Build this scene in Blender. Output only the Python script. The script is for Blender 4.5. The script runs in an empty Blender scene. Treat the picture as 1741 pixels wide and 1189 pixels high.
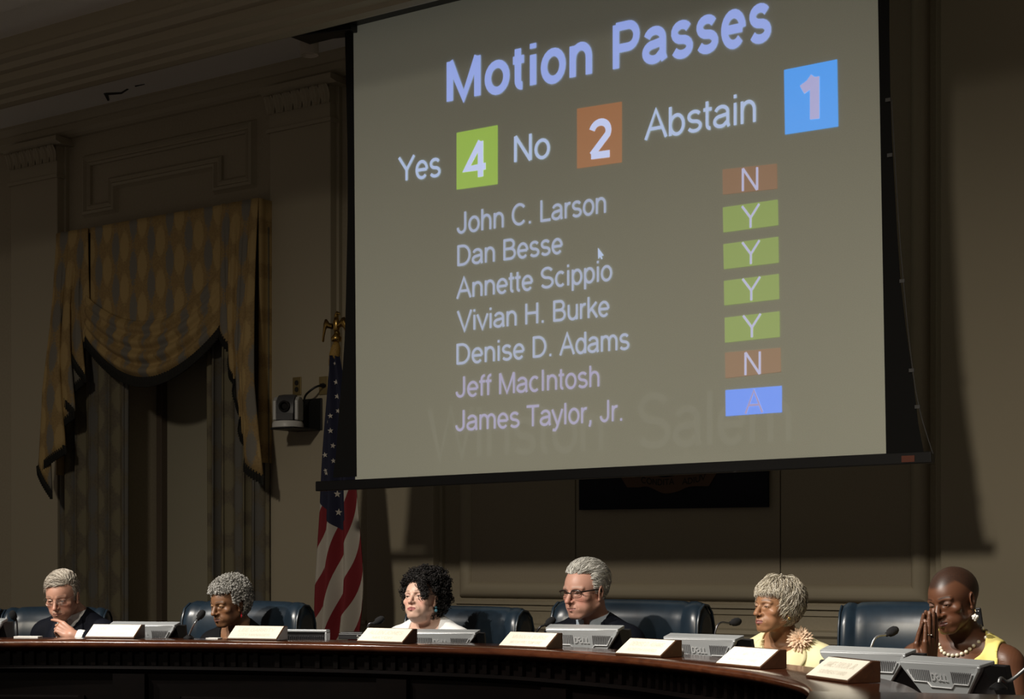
import bpy, math, random
import numpy as np
from mathutils import Vector, Matrix

# ------------------------------------------------------------------ camera, world, lights
SC = bpy.context.scene
COL = SC.collection
F = 2800.0                       # focal length in photo pixels (1741 wide)
YAW = math.radians(35.2)
CAM = Vector((4.67, 0.0, 1.34))
HORIZON = 960.0
RIGHT = Vector((math.cos(YAW), math.sin(YAW), 0))
FWD = Vector((-math.sin(YAW), math.cos(YAW), 0))

cd = bpy.data.cameras.new('camera')
cam = bpy.data.objects.new('camera', cd)
COL.objects.link(cam)
cam.location = CAM
cam.rotation_euler = (math.pi / 2, 0, YAW)
cd.sensor_fit = 'HORIZONTAL'
cd.sensor_width = 36.0
cd.lens = 36.0 * F / 1741.0
cd.shift_y = (HORIZON - 594.5) / 1741.0
cd.clip_start = 0.05
SC.camera = cam

SC.view_settings.view_transform = 'Standard'
SC.view_settings.look = 'None'
SC.view_settings.exposure = 0.0
SC.view_settings.gamma = 1.0
SC.view_settings.use_curve_mapping = False

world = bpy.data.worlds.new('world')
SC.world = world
world.use_nodes = True
_nt = world.node_tree
_bg = _nt.nodes['Background']
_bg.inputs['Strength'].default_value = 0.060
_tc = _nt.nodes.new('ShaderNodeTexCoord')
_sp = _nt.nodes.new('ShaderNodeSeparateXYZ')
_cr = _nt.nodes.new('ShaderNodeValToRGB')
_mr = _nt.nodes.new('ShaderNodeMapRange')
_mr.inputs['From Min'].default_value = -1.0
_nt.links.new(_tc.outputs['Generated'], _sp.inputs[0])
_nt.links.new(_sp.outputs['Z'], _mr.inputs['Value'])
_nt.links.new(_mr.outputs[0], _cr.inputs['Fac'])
_cr.color_ramp.elements[0].color = (2.2, 1.85, 1.5, 1)      # brighter lower half, added in place of floor bounce to light the soffit
_cr.color_ramp.elements[1].color = (0.7, 0.6, 0.5, 1)       # dimmer upper half of the same ambient fill
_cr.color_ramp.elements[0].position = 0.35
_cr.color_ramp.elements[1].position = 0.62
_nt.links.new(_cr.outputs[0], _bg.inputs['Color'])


def spot(name, loc, target, power, angle, blend, radius, color):
    l = bpy.data.lights.new(name, 'SPOT')
    l.energy = power
    l.spot_size = math.radians(angle)
    l.spot_blend = blend
    l.shadow_soft_size = radius
    l.color = color
    o = bpy.data.objects.new(name, l)
    COL.objects.link(o)
    o.location = loc
    d = Vector(target) - Vector(loc)
    o.rotation_euler = d.to_track_quat('-Z', 'Y').to_euler()
    return o


# ceiling spots in front of the dais, aimed down at the council members
WARM = (1.0, 0.93, 0.84)
for i, (lx, tx, ty, pw) in enumerate(((-2.9, -1.75, 5.1, 420), (-1.7, -0.75, 5.65, 380), (-0.5, 0.6, 5.75, 330), (0.5, 1.75, 5.5, 370), (1.4, 2.65, 5.2, 390))):
    spot('dais_spot', (lx, 2.1, 4.4), (tx, ty, 1.08), pw * 2.2, 31, 0.9, 0.06, WARM)
# far room lights from high at the back of the hall, fanned over the end wall
HALL = (1.0, 0.90, 0.74)
for tx, pw in ((-7.0, 640), (-3.8, 880), (-0.6, 1150), (2.2, 1150), (4.8, 1050)):
    spot('hall_spot', (2.9, -8.0, 7.8), (tx, 8.2, -0.3), pw, 30, 1.0, 0.5, HALL)


# ------------------------------------------------------------------ pixel helpers (photo pixel -> place in the room)
def ray(px, py):
    return RIGHT * ((px - 870.5) / F) + FWD + Vector((0, 0, (HORIZON - py) / F))


def at(px, py, Z):
    return CAM + ray(px, py) * Z


def on_y(px, py, Y):
    r = ray(px, py)
    return CAM + r * ((Y - CAM.y) / r.y)


def on_z(px, py, z):
    r = ray(px, py)
    return CAM + r * ((z - CAM.z) / r.z)


# ------------------------------------------------------------------ materials
MATS = {}


def mat(name, color=(0.5, 0.5, 0.5), rough=0.5, metal=0.0, noise=0.0, nscale=40.0, spec=0.5, emit=None, estr=1.0,
        attr=None, sss=0.0, bump=0.0, coat=0.0):
    if name in MATS:
        return MATS[name]
    m = bpy.data.materials.new(name)
    m.use_nodes = True
    nt = m.node_tree
    b = nt.nodes['Principled BSDF']
    b.inputs['Base Color'].default_value = (*color, 1)
    b.inputs['Roughness'].default_value = rough
    b.inputs['Metallic'].default_value = metal
    b.inputs['Specular IOR Level'].default_value = spec
    b.inputs['Coat Weight'].default_value = coat
    b.inputs['Coat Roughness'].default_value = 0.15
    if sss:
        b.inputs['Subsurface Weight'].default_value = sss
        b.inputs['Subsurface Scale'].default_value = 0.01
    if emit:
        b.inputs['Emission Color'].default_value = (*emit, 1)
        b.inputs['Emission Strength'].default_value = estr
    src = None
    if attr:
        a = nt.nodes.new('ShaderNodeAttribute')
        a.attribute_name = attr
        src = a.outputs['Color']
        nt.links.new(src, b.inputs['Base Color'])
    if noise or bump:
        tc = nt.nodes.new('ShaderNodeTexCoord')
        n = nt.nodes.new('ShaderNodeTexNoise')
        n.inputs['Scale'].default_value = nscale
        n.inputs['Detail'].default_value = 4
        nt.links.new(tc.outputs['Object'], n.inputs['Vector'])
        if noise:
            mr = nt.nodes.new('ShaderNodeMapRange')
            mr.inputs['From Min'].default_value = 0.3
            mr.inputs['From Max'].default_value = 0.7
            mr.inputs['To Min'].default_value = 1 - noise
            mr.inputs['To Max'].default_value = 1 + noise
            nt.links.new(n.outputs['Fac'], mr.inputs['Value'])
            mx = nt.nodes.new('ShaderNodeVectorMath')
            mx.operation = 'SCALE'
            if src is None:
                mx.inputs[0].default_value = color
            else:
                nt.links.new(src, mx.inputs[0])
            nt.links.new(mr.outputs[0], mx.inputs['Scale'])
            nt.links.new(mx.outputs[0], b.inputs['Base Color'])
        if bump:
            bp = nt.nodes.new('ShaderNodeBump')
            bp.inputs['Strength'].default_value = bump
            bp.inputs['Distance'].default_value = 0.002
            nt.links.new(n.outputs['Fac'], bp.inputs['Height'])
            nt.links.new(bp.outputs[0], b.inputs['Normal'])
    MATS[name] = m
    return m


def wood_mat(name, c1, c2, rough, coat=0.0, scale=6.0):
    if name in MATS:
        return MATS[name]
    m = mat(name, c1, rough, coat=coat)
    nt = m.node_tree
    b = nt.nodes['Principled BSDF']
    tc = nt.nodes.new('ShaderNodeTexCoord')
    mp = nt.nodes.new('ShaderNodeMapping')
    mp.inputs['Scale'].default_value = (1.0, 6.0, 6.0)
    n = nt.nodes.new('ShaderNodeTexNoise')
    n.inputs['Scale'].default_value = scale
    n.inputs['Detail'].default_value = 6
    n.inputs['Distortion'].default_value = 0.6
    r = nt.nodes.new('ShaderNodeValToRGB')
    r.color_ramp.elements[0].color = (*c1, 1)
    r.color_ramp.elements[1].color = (*c2, 1)
    r.color_ramp.elements[0].position = 0.35
    r.color_ramp.elements[1].position = 0.7
    nt.links.new(tc.outputs['Object'], mp.inputs['Vector'])
    nt.links.new(mp.outputs[0], n.inputs['Vector'])
    nt.links.new(n.outputs['Fac'], r.inputs['Fac'])
    nt.links.new(r.outputs['Color'], b.inputs['Base Color'])
    return m


# ------------------------------------------------------------------ mesh builder
class MB:
    def __init__(self):
        self.v = []
        self.f = []
        self.m = []

    def add(self, verts, faces, mi=0):
        n = len(self.v)
        self.v.extend([tuple(p) for p in verts])
        for f in faces:
            self.f.append(tuple(i + n for i in f))
            self.m.append(mi)
        return self

    def quad(self, a, b, c, d, mi=0):
        return self.add([a, b, c, d], [(0, 1, 2, 3)], mi)

    def box(self, x0, x1, y0, y1, z0, z1, mi=0, M=None):
        v = [(x0, y0, z0), (x1, y0, z0), (x1, y1, z0), (x0, y1, z0), (x0, y0, z1), (x1, y0, z1), (x1, y1, z1), (x0, y1, z1)]
        if M is not None:
            v = [tuple(M @ Vector(p)) for p in v]
        return self.add(v, [(0, 3, 2, 1), (4, 5, 6, 7), (0, 1, 5, 4), (1, 2, 6, 5), (2, 3, 7, 6), (3, 0, 4, 7)], mi)

    def prism(self, poly, thick, mi=0):
        """poly: list of 3D points (planar), thick: Vector to extrude by"""
        n = len(poly)
        t = Vector(thick)
        v = [tuple(p) for p in poly] + [tuple(Vector(p) + t) for p in poly]
        f = [tuple(range(n - 1, -1, -1)), tuple(range(n, 2 * n))]
        f += [(i, (i + 1) % n, n + (i + 1) % n, n + i) for i in range(n)]
        return self.add(v, f, mi)

    def grid(self, P, mi=0, close_u=False, close_v=False):
        """P[i][j] points"""
        nu, nv = len(P), len(P[0])
        v = [p for row in P for p in row]
        f = []
        for i in range(nu - (0 if close_u else 1)):
            for j in range(nv - (0 if close_v else 1)):
                a, b = i, (i + 1) % nu
                c, d = j, (j + 1) % nv
                f.append((a * nv + c, b * nv + c, b * nv + d, a * nv + d))
        return self.add(v, f, mi)

    def tube(self, path, r, n=8, mi=0, cap=True):
        path = [Vector(p) for p in path]
        rs = r if isinstance(r, (list, tuple)) else [r] * len(path)
        rows = []
        up = None
        for i, p in enumerate(path):
            t = (path[min(i + 1, len(path) - 1)] - path[max(i - 1, 0)])
            if t.length < 1e-9:
                t = Vector((0, 0, 1))
            t.normalize()
            if up is None:
                up = Vector((0, 0, 1)) if abs(t.z) < 0.9 else Vector((1, 0, 0))
            a = t.cross(up)
            if a.length < 1e-6:
                a = t.cross(Vector((1, 0.3, 0)))
            a.normalize()
            b = a.cross(t).normalized()
            up = b
            rows.append([tuple(p + (a * math.cos(k * 2 * math.pi / n) + b * math.sin(k * 2 * math.pi / n)) * rs[i]) for k in range(n)])
        base = len(self.v)
        self.grid(rows, mi, close_v=True)
        if cap:
            self.f.append(tuple(base + k for k in range(n - 1, -1, -1)))
            self.m.append(mi)
            L = base + (len(path) - 1) * n
            self.f.append(tuple(L + k for k in range(n)))
            self.m.append(mi)
        return self

    def ball(self, c, r, nu=16, nv=10, mi=0, M=None):
        rr = r if isinstance(r, (list, tuple)) else (r, r, r)
        c = Vector(c)
        v = []
        f = []
        for j in range(1, nv):
            th = math.pi * j / nv
            for i in range(nu):
                ph = 2 * math.pi * i / nu
                q = Vector((rr[0] * math.sin(th) * math.cos(ph), rr[1] * math.sin(th) * math.sin(ph), rr[2] * math.cos(th)))
                if M is not None:
                    q = M @ q
                v.append(tuple(c + q))
        top = len(v)
        q = Vector((0, 0, rr[2]))
        q2 = -q
        if M is not None:
            q = M @ q
            q2 = M @ q2
        v.append(tuple(c + q))
        v.append(tuple(c + q2))
        for j in range(nv - 2):
            for i in range(nu):
                f.append((j * nu + i, (j + 1) * nu + i, (j + 1) * nu + (i + 1) % nu, j * nu + (i + 1) % nu))
        for i in range(nu):
            f.append((top, i, (i + 1) % nu))
            k = (nv - 2) * nu
            f.append((top + 1, k + (i + 1) % nu, k + i))
        return self.add(v, f, mi)

    def lathe(self, prof, n=24, c=(0, 0, 0), mi=0, M=None):
        rows = []
        for r, z in prof:
            row = []
            for k in range(n):
                a = 2 * math.pi * k / n
                q = Vector((r * math.cos(a), r * math.sin(a), z))
                if M is not None:
                    q = M @ q
                row.append(tuple(Vector(c) + q))
            rows.append(row)
        return self.grid(rows, mi, close_v=True)

    def sweep(self, path, prof, closed=False, up=Vector((0, 0, 1)), mi=0, cap=True):
        """sweep a 2D profile (out, up) along a path in a plane whose normal is `up`; mitred corners"""
        path = [Vector(p) for p in path]
        n = len(path)
        rows = []
        for i, p in enumerate(path):
            if closed:
                d0 = (p - path[i - 1]).normalized()
                d1 = (path[(i + 1) % n] - p).normalized()
            else:
                d0 = (p - path[max(i - 1, 0)])
                d1 = (path[min(i + 1, n - 1)] - p)
                if d0.length < 1e-9:
                    d0 = d1
                if d1.length < 1e-9:
                    d1 = d0
                d0 = d0.normalized()
                d1 = d1.normalized()
            n0 = d0.cross(up)
            n1 = d1.cross(up)
            mvec = n0 + n1
            mvec = mvec / max(mvec.length, 1e-6)
            k = 1.0 / max(0.3, mvec.dot(n0))
            rows.append([tuple(p + mvec * (a * k) + up * b) for a, b in prof])
        base = len(self.v)
        self.grid(rows, mi, close_u=closed, close_v=True)
        if cap and not closed:
            m = len(prof)
            self.f.append(tuple(base + k for k in range(m - 1, -1, -1)))
            self.m.append(mi)
            self.f.append(tuple(base + (n - 1) * m + k for k in range(m)))
            self.m.append(mi)
        return self

    def build(self, name, mats, parent=None, smooth=False, angle=None, bevel=0.0, recalc=True):
        me = bpy.data.meshes.new(name)
        me.from_pydata(self.v, [], self.f)
        if not isinstance(mats, (list, tuple)):
            mats = [mats]
        for m in mats:
            me.materials.append(m)
        me.polygons.foreach_set('material_index', self.m)
        if recalc:
            import bmesh
            bm = bmesh.new()
            bm.from_mesh(me)
            bmesh.ops.recalc_face_normals(bm, faces=bm.faces)
            bm.to_mesh(me)
            bm.free()
        if smooth:
            me.polygons.foreach_set('use_smooth', [True] * len(me.polygons))
            if angle:
                me.set_sharp_from_angle(angle=math.radians(angle))
        me.update()
        o = bpy.data.objects.new(name, me)
        COL.objects.link(o)
        if bevel:
            b = o.modifiers.new('bevel', 'BEVEL')
            b.width = bevel
            b.segments = 2
            b.limit_method = 'ANGLE'
        if parent:
            o.parent = parent
        return o


def np_mesh(name, V, Q, mats, parent=None, colors=None, smooth=True, mi=None):
    me = bpy.data.meshes.new(name)
    me.vertices.add(len(V))
    me.vertices.foreach_set('co', np.asarray(V, np.float32).ravel())
    k = Q.shape[1]
    me.loops.add(Q.size)
    me.loops.foreach_set('vertex_index', Q.astype(np.int32).ravel())
    me.polygons.add(len(Q))
    me.polygons.foreach_set('loop_start', np.arange(0, Q.size, k, dtype=np.int32))
    me.polygons.foreach_set('loop_total', np.full(len(Q), k, np.int32))
    if not isinstance(mats, (list, tuple)):
        mats = [mats]
    for m in mats:
        me.materials.append(m)
    if mi is not None:
        me.polygons.foreach_set('material_index', np.asarray(mi, np.int32))
    me.update(calc_edges=True)
    me.validate()
    if smooth:
        me.polygons.foreach_set('use_smooth', np.ones(len(me.polygons), bool))
    if colors is not None:
        a = me.color_attributes.new('Col', 'FLOAT_COLOR', 'POINT')
        c4 = np.ones((len(V), 4), np.float32)
        c4[:, :3] = colors
        a.data.foreach_set('color', c4.ravel())
    o = bpy.data.objects.new(name, me)
    COL.objects.link(o)
    if parent:
        o.parent = parent
    return o


def empty(name, loc=(0, 0, 0), rz=0.0):
    o = bpy.data.objects.new(name, None)
    COL.objects.link(o)
    o.location = loc
    o.rotation_euler = (0, 0, rz)
    o.empty_display_size = 0.1
    return o


def tag(o, label=None, cat=None, group=None, kind=None):
    if label:
        o['label'] = label
    if cat:
        o['category'] = cat
    if group:
        o['group'] = group
    if kind:
        o['kind'] = kind
    return o


def copy_tree(o, parent=None):
    c = o.copy()
    COL.objects.link(c)
    if parent:
        c.parent = parent
    for ch in o.children:
        copy_tree(ch, c)
    return c


def smooth_path(pts, n):
    """Catmull-Rom resample"""
    pts = [Vector(p) for p in pts]
    P = [pts[0] * 2 - pts[1]] + pts + [pts[-1] * 2 - pts[-2]]
    out = []
    m = len(pts) - 1
    for s in range(n):
        u = s / (n - 1) * m
        i = min(int(u), m - 1)
        t = u - i
        a, b, c, d = P[i], P[i + 1], P[i + 2], P[i + 3]
        out.append(0.5 * ((2 * b) + (c - a) * t + (2 * a - 5 * b + 4 * c - d) * t * t + (3 * b - a - 3 * c + d) * t ** 3))
    return out


# ------------------------------------------------------------------ a plain sans-serif stroke alphabet (cap height 1)
def _arc(cx, cy, rx, ry, a0, a1, n=12):
    return [(cx + rx * math.cos(math.radians(a0 + (a1 - a0) * i / n)), cy + ry * math.sin(math.radians(a0 + (a1 - a0) * i / n))) for i in range(n + 1)]


_X = 0.73
GL = {
    'A': (0.92, [[(0.04, 0), (0.46, 1), (0.88, 0)], [(0.19, 0.36), (0.73, 0.36)]]),
    'B': (0.92, [[(0.15, 0), (0.15, 1)], [(0.15, 0.95), (0.5, 0.95)] + _arc(0.5, 0.74, 0.24, 0.21, 90, -90) + [(0.15, 0.53)],
                 [(0.5, 0.53)] + _arc(0.52, 0.29, 0.29, 0.24, 90, -90) + [(0.15, 0.05)]]),
    'C': (0.98, [_arc(0.52, 0.5, 0.41, 0.46, 42, 318, 22)]),
    'D': (0.98, [[(0.15, 0), (0.15, 1)], [(0.15, 0.95), (0.42, 0.95)] + _arc(0.42, 0.5, 0.44, 0.45, 90, -90, 16) + [(0.15, 0.05)]]),
    'E': (0.9, [[(0.15, 0), (0.15, 1)], [(0.15, 0.95), (0.82, 0.95)], [(0.15, 0.52), (0.76, 0.52)], [(0.15, 0.05), (0.84, 0.05)]]),
    'F': (0.84, [[(0.15, 0), (0.15, 1)], [(0.15, 0.95), (0.78, 0.95)], [(0.15, 0.5), (0.7, 0.5)]]),
    'G': (1.02, [_arc(0.53, 0.5, 0.43, 0.46, 45, 330, 22) + [(0.92, 0.45), (0.55, 0.45)]]),
    'H': (0.98, [[(0.15, 0), (0.15, 1)], [(0.83, 0), (0.83, 1)], [(0.15, 0.53), (0.83, 0.53)]]),
    'I': (0.38, [[(0.19, 0), (0.19, 1)]]),
    'J': (0.7, [[(0.54, 1), (0.54, 0.3)] + _arc(0.31, 0.28, 0.23, 0.24, 0, -180)]),
    'K': (0.92, [[(0.15, 0), (0.15, 1)], [(0.82, 1), (0.15, 0.36)], [(0.4, 0.58), (0.87, 0)]]),
    'L': (0.76, [[(0.15, 1), (0.15, 0)], [(0.15, 0.05), (0.72, 0.05)]]),
    'M': (1.14, [[(0.14, 0), (0.14, 1)], [(0.14, 1), (0.57, 0.05), (1.0, 1)], [(1.0, 1), (1.0, 0)]]),
    'N': (0.98, [[(0.15, 0), (0.15, 1)], [(0.15, 1), (0.83, 0)], [(0.83, 0), (0.83, 1)]]),
    'O': (1.06, [_arc(0.53, 0.5, 0.43, 0.46, 0, 360, 26)]),
    'P': (0.9, [[(0.15, 0), (0.15, 1)], [(0.15, 0.95), (0.54, 0.95)] + _arc(0.54, 0.7, 0.25, 0.25, 90, -90) + [(0.15, 0.45)]]),
    'Q': (1.06, [_arc(0.53, 0.5, 0.43, 0.46, 0, 360, 26), [(0.6, 0.25), (0.95, -0.05)]]),
    'R': (0.96, [[(0.15, 0), (0.15, 1)], [(0.15, 0.95), (0.56, 0.95)] + _arc(0.56, 0.72, 0.25, 0.23, 90, -90) + [(0.15, 0.49)], [(0.52, 0.49), (0.9, 0)]]),
    'S': (0.92, [_arc(0.46, 0.73, 0.32, 0.23, 25, 270, 14) + _arc(0.46, 0.27, 0.35, 0.23, 90, -155, 14)]),
    'T': (0.84, [[(0.42, 0), (0.42, 1)], [(0.03, 0.95), (0.81, 0.95)]]),
    'U': (0.98, [[(0.14, 1), (0.14, 0.38)] + _arc(0.49, 0.38, 0.35, 0.34, 180, 360) + [(0.84, 1)]]),
    'V': (0.92, [[(0.04, 1), (0.46, 0), (0.88, 1)]]),
    'W': (1.28, [[(0.04, 1), (0.33, 0), (0.64, 1), (0.95, 0), (1.24, 1)]]),
    'Y': (0.92, [[(0.04, 1), (0.46, 0.44), (0.88, 1)], [(0.46, 0.44), (0.46, 0)]]),
    'a': (0.77, [_arc(0.37, 0.5, 0.25, 0.19, 165, 0, 10) + [(0.62, 0.12), (0.67, 0)], [(0.62, 0.42)] + _arc(0.33, 0.21, 0.25, 0.17, 90, 300, 12) + [(0.62, 0.2)]]),
    'b': (0.77, [[(0.13, 0), (0.13, 1)], _arc(0.4, 0.36, 0.27, 0.33, 0, 360, 20)]),
    'c': (0.7, [_arc(0.38, 0.36, 0.28, 0.33, 48, 312, 16)]),
    'd': (0.77, [[(0.65, 0), (0.65, 1)], _arc(0.38, 0.36, 0.27, 0.33, 0, 360, 20)]),
    'e': (0.77, [[(0.12, 0.36), (0.66, 0.36)], _arc(0.385, 0.36, 0.285, 0.33, 0, 318, 20)]),
    'f': (0.4, [[(0.17, 0), (0.17, 0.78)] + _arc(0.34, 0.79, 0.17, 0.17, 180, 80, 8), [(0.02, 0.68), (0.38, 0.68)]]),
    'h': (0.77, [[(0.13, 0), (0.13, 1)], [(0.13, 0.4)] + _arc(0.385, 0.42, 0.25, 0.27, 180, 0) + [(0.635, 0)]]),
    'i': (0.31, [[(0.155, 0), (0.155, _X)], [(0.155, 0.88), (0.155, 1)]]),
    'k': (0.7, [[(0.13, 0), (0.13, 1)], [(0.62, _X), (0.13, 0.27)], [(0.32, 0.44), (0.67, 0)]]),
    'l': (0.31, [[(0.155, 0), (0.155, 1)]]),
    'm': (1.16, [[(0.13, 0), (0.13, _X)], [(0.13, 0.4)] + _arc(0.355, 0.44, 0.225, 0.25, 180, 0) + [(0.58, 0)], [(0.58, 0.4)] + _arc(0.805, 0.44, 0.225, 0.25, 180, 0) + [(1.03, 0)]]),
    'n': (0.77, [[(0.13, 0), (0.13, _X)], [(0.13, 0.4)] + _arc(0.385, 0.42, 0.25, 0.27, 180, 0) + [(0.635, 0)]]),
    'o': (0.77, [_arc(0.385, 0.36, 0.29, 0.33, 0, 360, 22)]),
    'p': (0.77, [[(0.13, -0.28), (0.13, _X)], _arc(0.4, 0.36, 0.27, 0.33, 0, 360, 20)]),
    'r': (0.47, [[(0.13, 0), (0.13, _X)], [(0.13, 0.4)] + _arc(0.37, 0.42, 0.24, 0.26, 180, 75, 8)]),
    's': (0.7, [_arc(0.35, 0.53, 0.23, 0.165, 25, 270, 12) + _arc(0.35, 0.2, 0.25, 0.165, 90, -155, 12)]),
    't': (0.4, [[(0.17, 0.95), (0.17, 0.18)] + _arc(0.3, 0.18, 0.13, 0.14, 180, 275, 8), [(0.02, 0.68), (0.36, 0.68)]]),
    'u': (0.77, [[(0.13, _X), (0.13, 0.3)] + _arc(0.385, 0.3, 0.255, 0.27, 180, 360) + [(0.64, _X)], [(0.64, 0.3), (0.64, 0)]]),
    'v': (0.7, [[(0.03, _X), (0.35, 0), (0.67, _X)]]),
    'y': (0.7, [[(0.03, _X), (0.36, 0.02)], [(0.67, _X), (0.33, -0.12), (0.22, -0.24), (0.06, -0.23)]]),
    '4': (0.77, [[(0.72, 0.28), (0.04, 0.28), (0.54, 1)], [(0.54, 1), (0.54, 0)]]),
    '2': (0.77, [_arc(0.38, 0.7, 0.28, 0.25, 165, -25, 14) + [(0.1, 0.08)], [(0.08, 0.06), (0.7, 0.06)]]),
    '1': (0.6, [[(0.42, 1), (0.42, 0)], [(0.42, 1), (0.3, 0.85), (0.1, 0.74)]]),
    '.': (0.38, [[(0.19, 0), (0.19, 0.12)]]),
    ',': (0.38, [[(0.19, 0.12), (0.19, 0.0), (0.12, -0.18)]]),
    '-': (0.45, [[(0.06, 0.38), (0.4, 0.38)]]),
    ' ': (0.38, []),
}


def text_polys(s, w=0.13, track=0.0):
    """list of quads in text space ((x,y) with cap height 1) and the total width"""
    out = []
    x = 0.0
    for ch in s:
        adv, strokes = GL[ch]
        for si, st in enumerate(strokes):
            pts = [(p[0] + x, p[1]) for p in st]
            q = [pts[0]]
            for p in pts[1:]:
                if math.hypot(p[0] - q[-1][0], p[1] - q[-1][1]) > 1e-4:
                    q.append(p)
            pts = q
            n = len(pts)
            closed = math.hypot(pts[0][0] - pts[-1][0], pts[0][1] - pts[-1][1]) < 1e-3
            L, R = [], []
            for i, p in enumerate(pts):
                a = pts[i - 1] if i > 0 else (pts[-2] if closed else None)
                b = pts[i + 1] if i < n - 1 else (pts[1] if closed else None)
                d0 = (p[0] - a[0], p[1] - a[1]) if a else None
                d1 = (b[0] - p[0], b[1] - p[1]) if b else None
                d0 = d0 or d1
                d1 = d1 or d0
                l0 = math.hypot(*d0)
                l1 = math.hypot(*d1)
                n0 = (-d0[1] / l0, d0[0] / l0)
                n1 = (-d1[1] / l1, d1[0] / l1)
                mx, my = n0[0] + n1[0], n0[1] + n1[1]
                ml = math.hypot(mx, my)
                if ml < 0.2:
                    mx, my, k = n0[0], n0[1], 1.0
                else:
                    mx, my = mx / ml, my / ml
                    k = min(1.0 / max(mx * n0[0] + my * n0[1], 0.2), 1.7)
                L.append((p[0] + mx * w / 2 * k, p[1] + my * w / 2 * k))
                R.append((p[0] - mx * w / 2 * k, p[1] - my * w / 2 * k))
            for i in range(n - 1):
                out.append((R[i], R[i + 1], L[i + 1], L[i], si))
        x += adv + track
    return out, x - track


def text_mesh(mb, s, place, w=0.13, mi=0, lift=(0, -0.0002, 0), track=0.0):
    """crossing strokes are stacked a hair apart so that they never share a plane"""
    polys, tw = text_polys(s, w, track)
    lift = Vector(lift)
    for q in polys:
        mb.add([Vector(place(p[0] / tw, p[1])) + lift * q[4] for p in q[:4]], [(0, 1, 2, 3)], mi)
# ================================================================== the room
WY = 8.2                    # the wall behind the dais
SOFFIT = 4.69
CEIL = 4.52

m_wall = mat('wall_paint', (0.36, 0.31, 0.225), 0.85, noise=0.05, nscale=60)
m_fabric_wall = mat('wall_fabric', (0.34, 0.29, 0.215), 0.9, noise=0.06, nscale=220, bump=0.15)
m_trim = mat('trim_paint', (0.38, 0.33, 0.24), 0.7)
m_soffit = mat('soffit_paint', (0.78, 0.76, 0.72), 0.9)
m_ceil = mat('ceiling_paint', (0.80, 0.77, 0.72), 0.9)
m_carpet = mat('carpet', (0.05, 0.045, 0.06), 0.95, noise=0.2, nscale=200)
m_black = mat('black_plastic', (0.006, 0.006, 0.007), 0.45)
m_matte_black = mat('black_cloth', (0.004, 0.004, 0.004), 0.9)

WX0, WX1 = -4.57, -3.62      # window recess
WZ1 = 3.30

b = MB()
b.box(-9, WX0, WY, WY + 0.45, 0, 5.2)
b.box(WX1, 7, WY, WY + 0.45, 0, 5.2)
b.box(WX0, WX1, WY, WY + 0.45, WZ1, 5.2)
tag(b.build('wall_back', m_wall), 'plain beige wall behind the dais', 'wall', kind='structure')

b = MB()
b.box(-9, 7, 1.2, WY + 0.45, -0.05, 0.0)
tag(b.build('floor', m_carpet), 'dark carpeted floor of the dais', 'floor', kind='structure')

# window recess with a drawn blind
wroot = empty('window_1', ((WX0 + WX1) / 2, WY + 0.3, 0))
tag(wroot, 'tall recessed window behind the swagged curtains', 'window', kind='structure')
b = MB()
b.box(-0.475, 0.475, 0.06, 0.1, 0.0, WZ1)
b.build('blind', mat('blind_cloth', (0.33, 0.30, 0.22), 0.9, noise=0.04, nscale=150), wroot)
b = MB()
for x0, x1, z0, z1 in ((-0.475, -0.42, 0, WZ1), (0.42, 0.475, 0, WZ1), (-0.42, 0.42, WZ1 - 0.06, WZ1), (-0.42, 0.42, 0, 0.1)):
    b.box(x0, x1, 0.0, 0.06, z0, z1)
b.build('window_frame', mat('window_wood', (0.10, 0.075, 0.055), 0.5), wroot, bevel=0.004)

# soffit over the dais, beam and upper ceiling
b = MB()
b.box(-9, 7, 6.7, WY, SOFFIT, SOFFIT + 0.1)
sof = tag(b.build('ceiling_soffit', m_soffit), 'pale soffit ceiling between wall and beam', 'ceiling', kind='structure')
b = MB()
cp = [(178, 160), (183, 170), (200, 157), (217, 154), (219, 151), (206, 155), (212, 153), (204, 160), (186, 172)]
P = [on_z(x, y, SOFFIT - 0.002) for x, y in ((176, 159), (181, 158), (206, 157), (216, 151), (219, 152), (207, 160), (184, 162), (186, 171), (183, 172))]
b.prism(P, (0, 0, 0.0015))
P = [on_z(x, y, SOFFIT - 0.002) for x, y in ((229, 146), (246, 143), (246, 144), (230, 148))]
b.prism(P, (0, 0, 0.0015))
b.build('crack', mat('crack_dark', (0.03, 0.028, 0.025), 0.9), sof)

b = MB()
BZ = 4.23
prof = [(6.78, SOFFIT + 0.1), (6.78, BZ + 0.07), (6.74, BZ + 0.055), (6.72, BZ + 0.02), (6.66, BZ), (6.60, BZ), (6.58, BZ + 0.02), (6.52, BZ + 0.025),
        (6.50, BZ + 0.05), (6.44, BZ + 0.06), (6.44, BZ + 0.11), (6.40, BZ + 0.115), (6.38, BZ + 0.145), (6.33, BZ + 0.155), (6.33, BZ + 0.185),
        (6.36, BZ + 0.19), (6.36, CEIL), (6.3, CEIL + 0.2), (6.3, SOFFIT + 0.1)]
pol = [(-9, y, z) for y, z in prof]
b.prism(pol, (16, 0, 0))
tag(b.build('ceiling_beam', m_trim), 'moulded beige beam dropping across the ceiling in front of the soffit', 'beam', kind='structure')

b = MB()
b.box(-9, 7, 5.6, 6.36, CEIL, CEIL + 0.1)
b.prism([(-9, 5.98, CEIL), (-9, 5.95, CEIL - 0.03), (-9, 5.90, CEIL - 0.04), (-9, 5.88, CEIL - 0.09), (-9, 5.6, CEIL - 0.09), (-9, 5.6, CEIL)], (16, 0, 0))
tag(b.build('ceiling', m_ceil), 'upper ceiling in front of the beam', 'ceiling', kind='structure')

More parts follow.
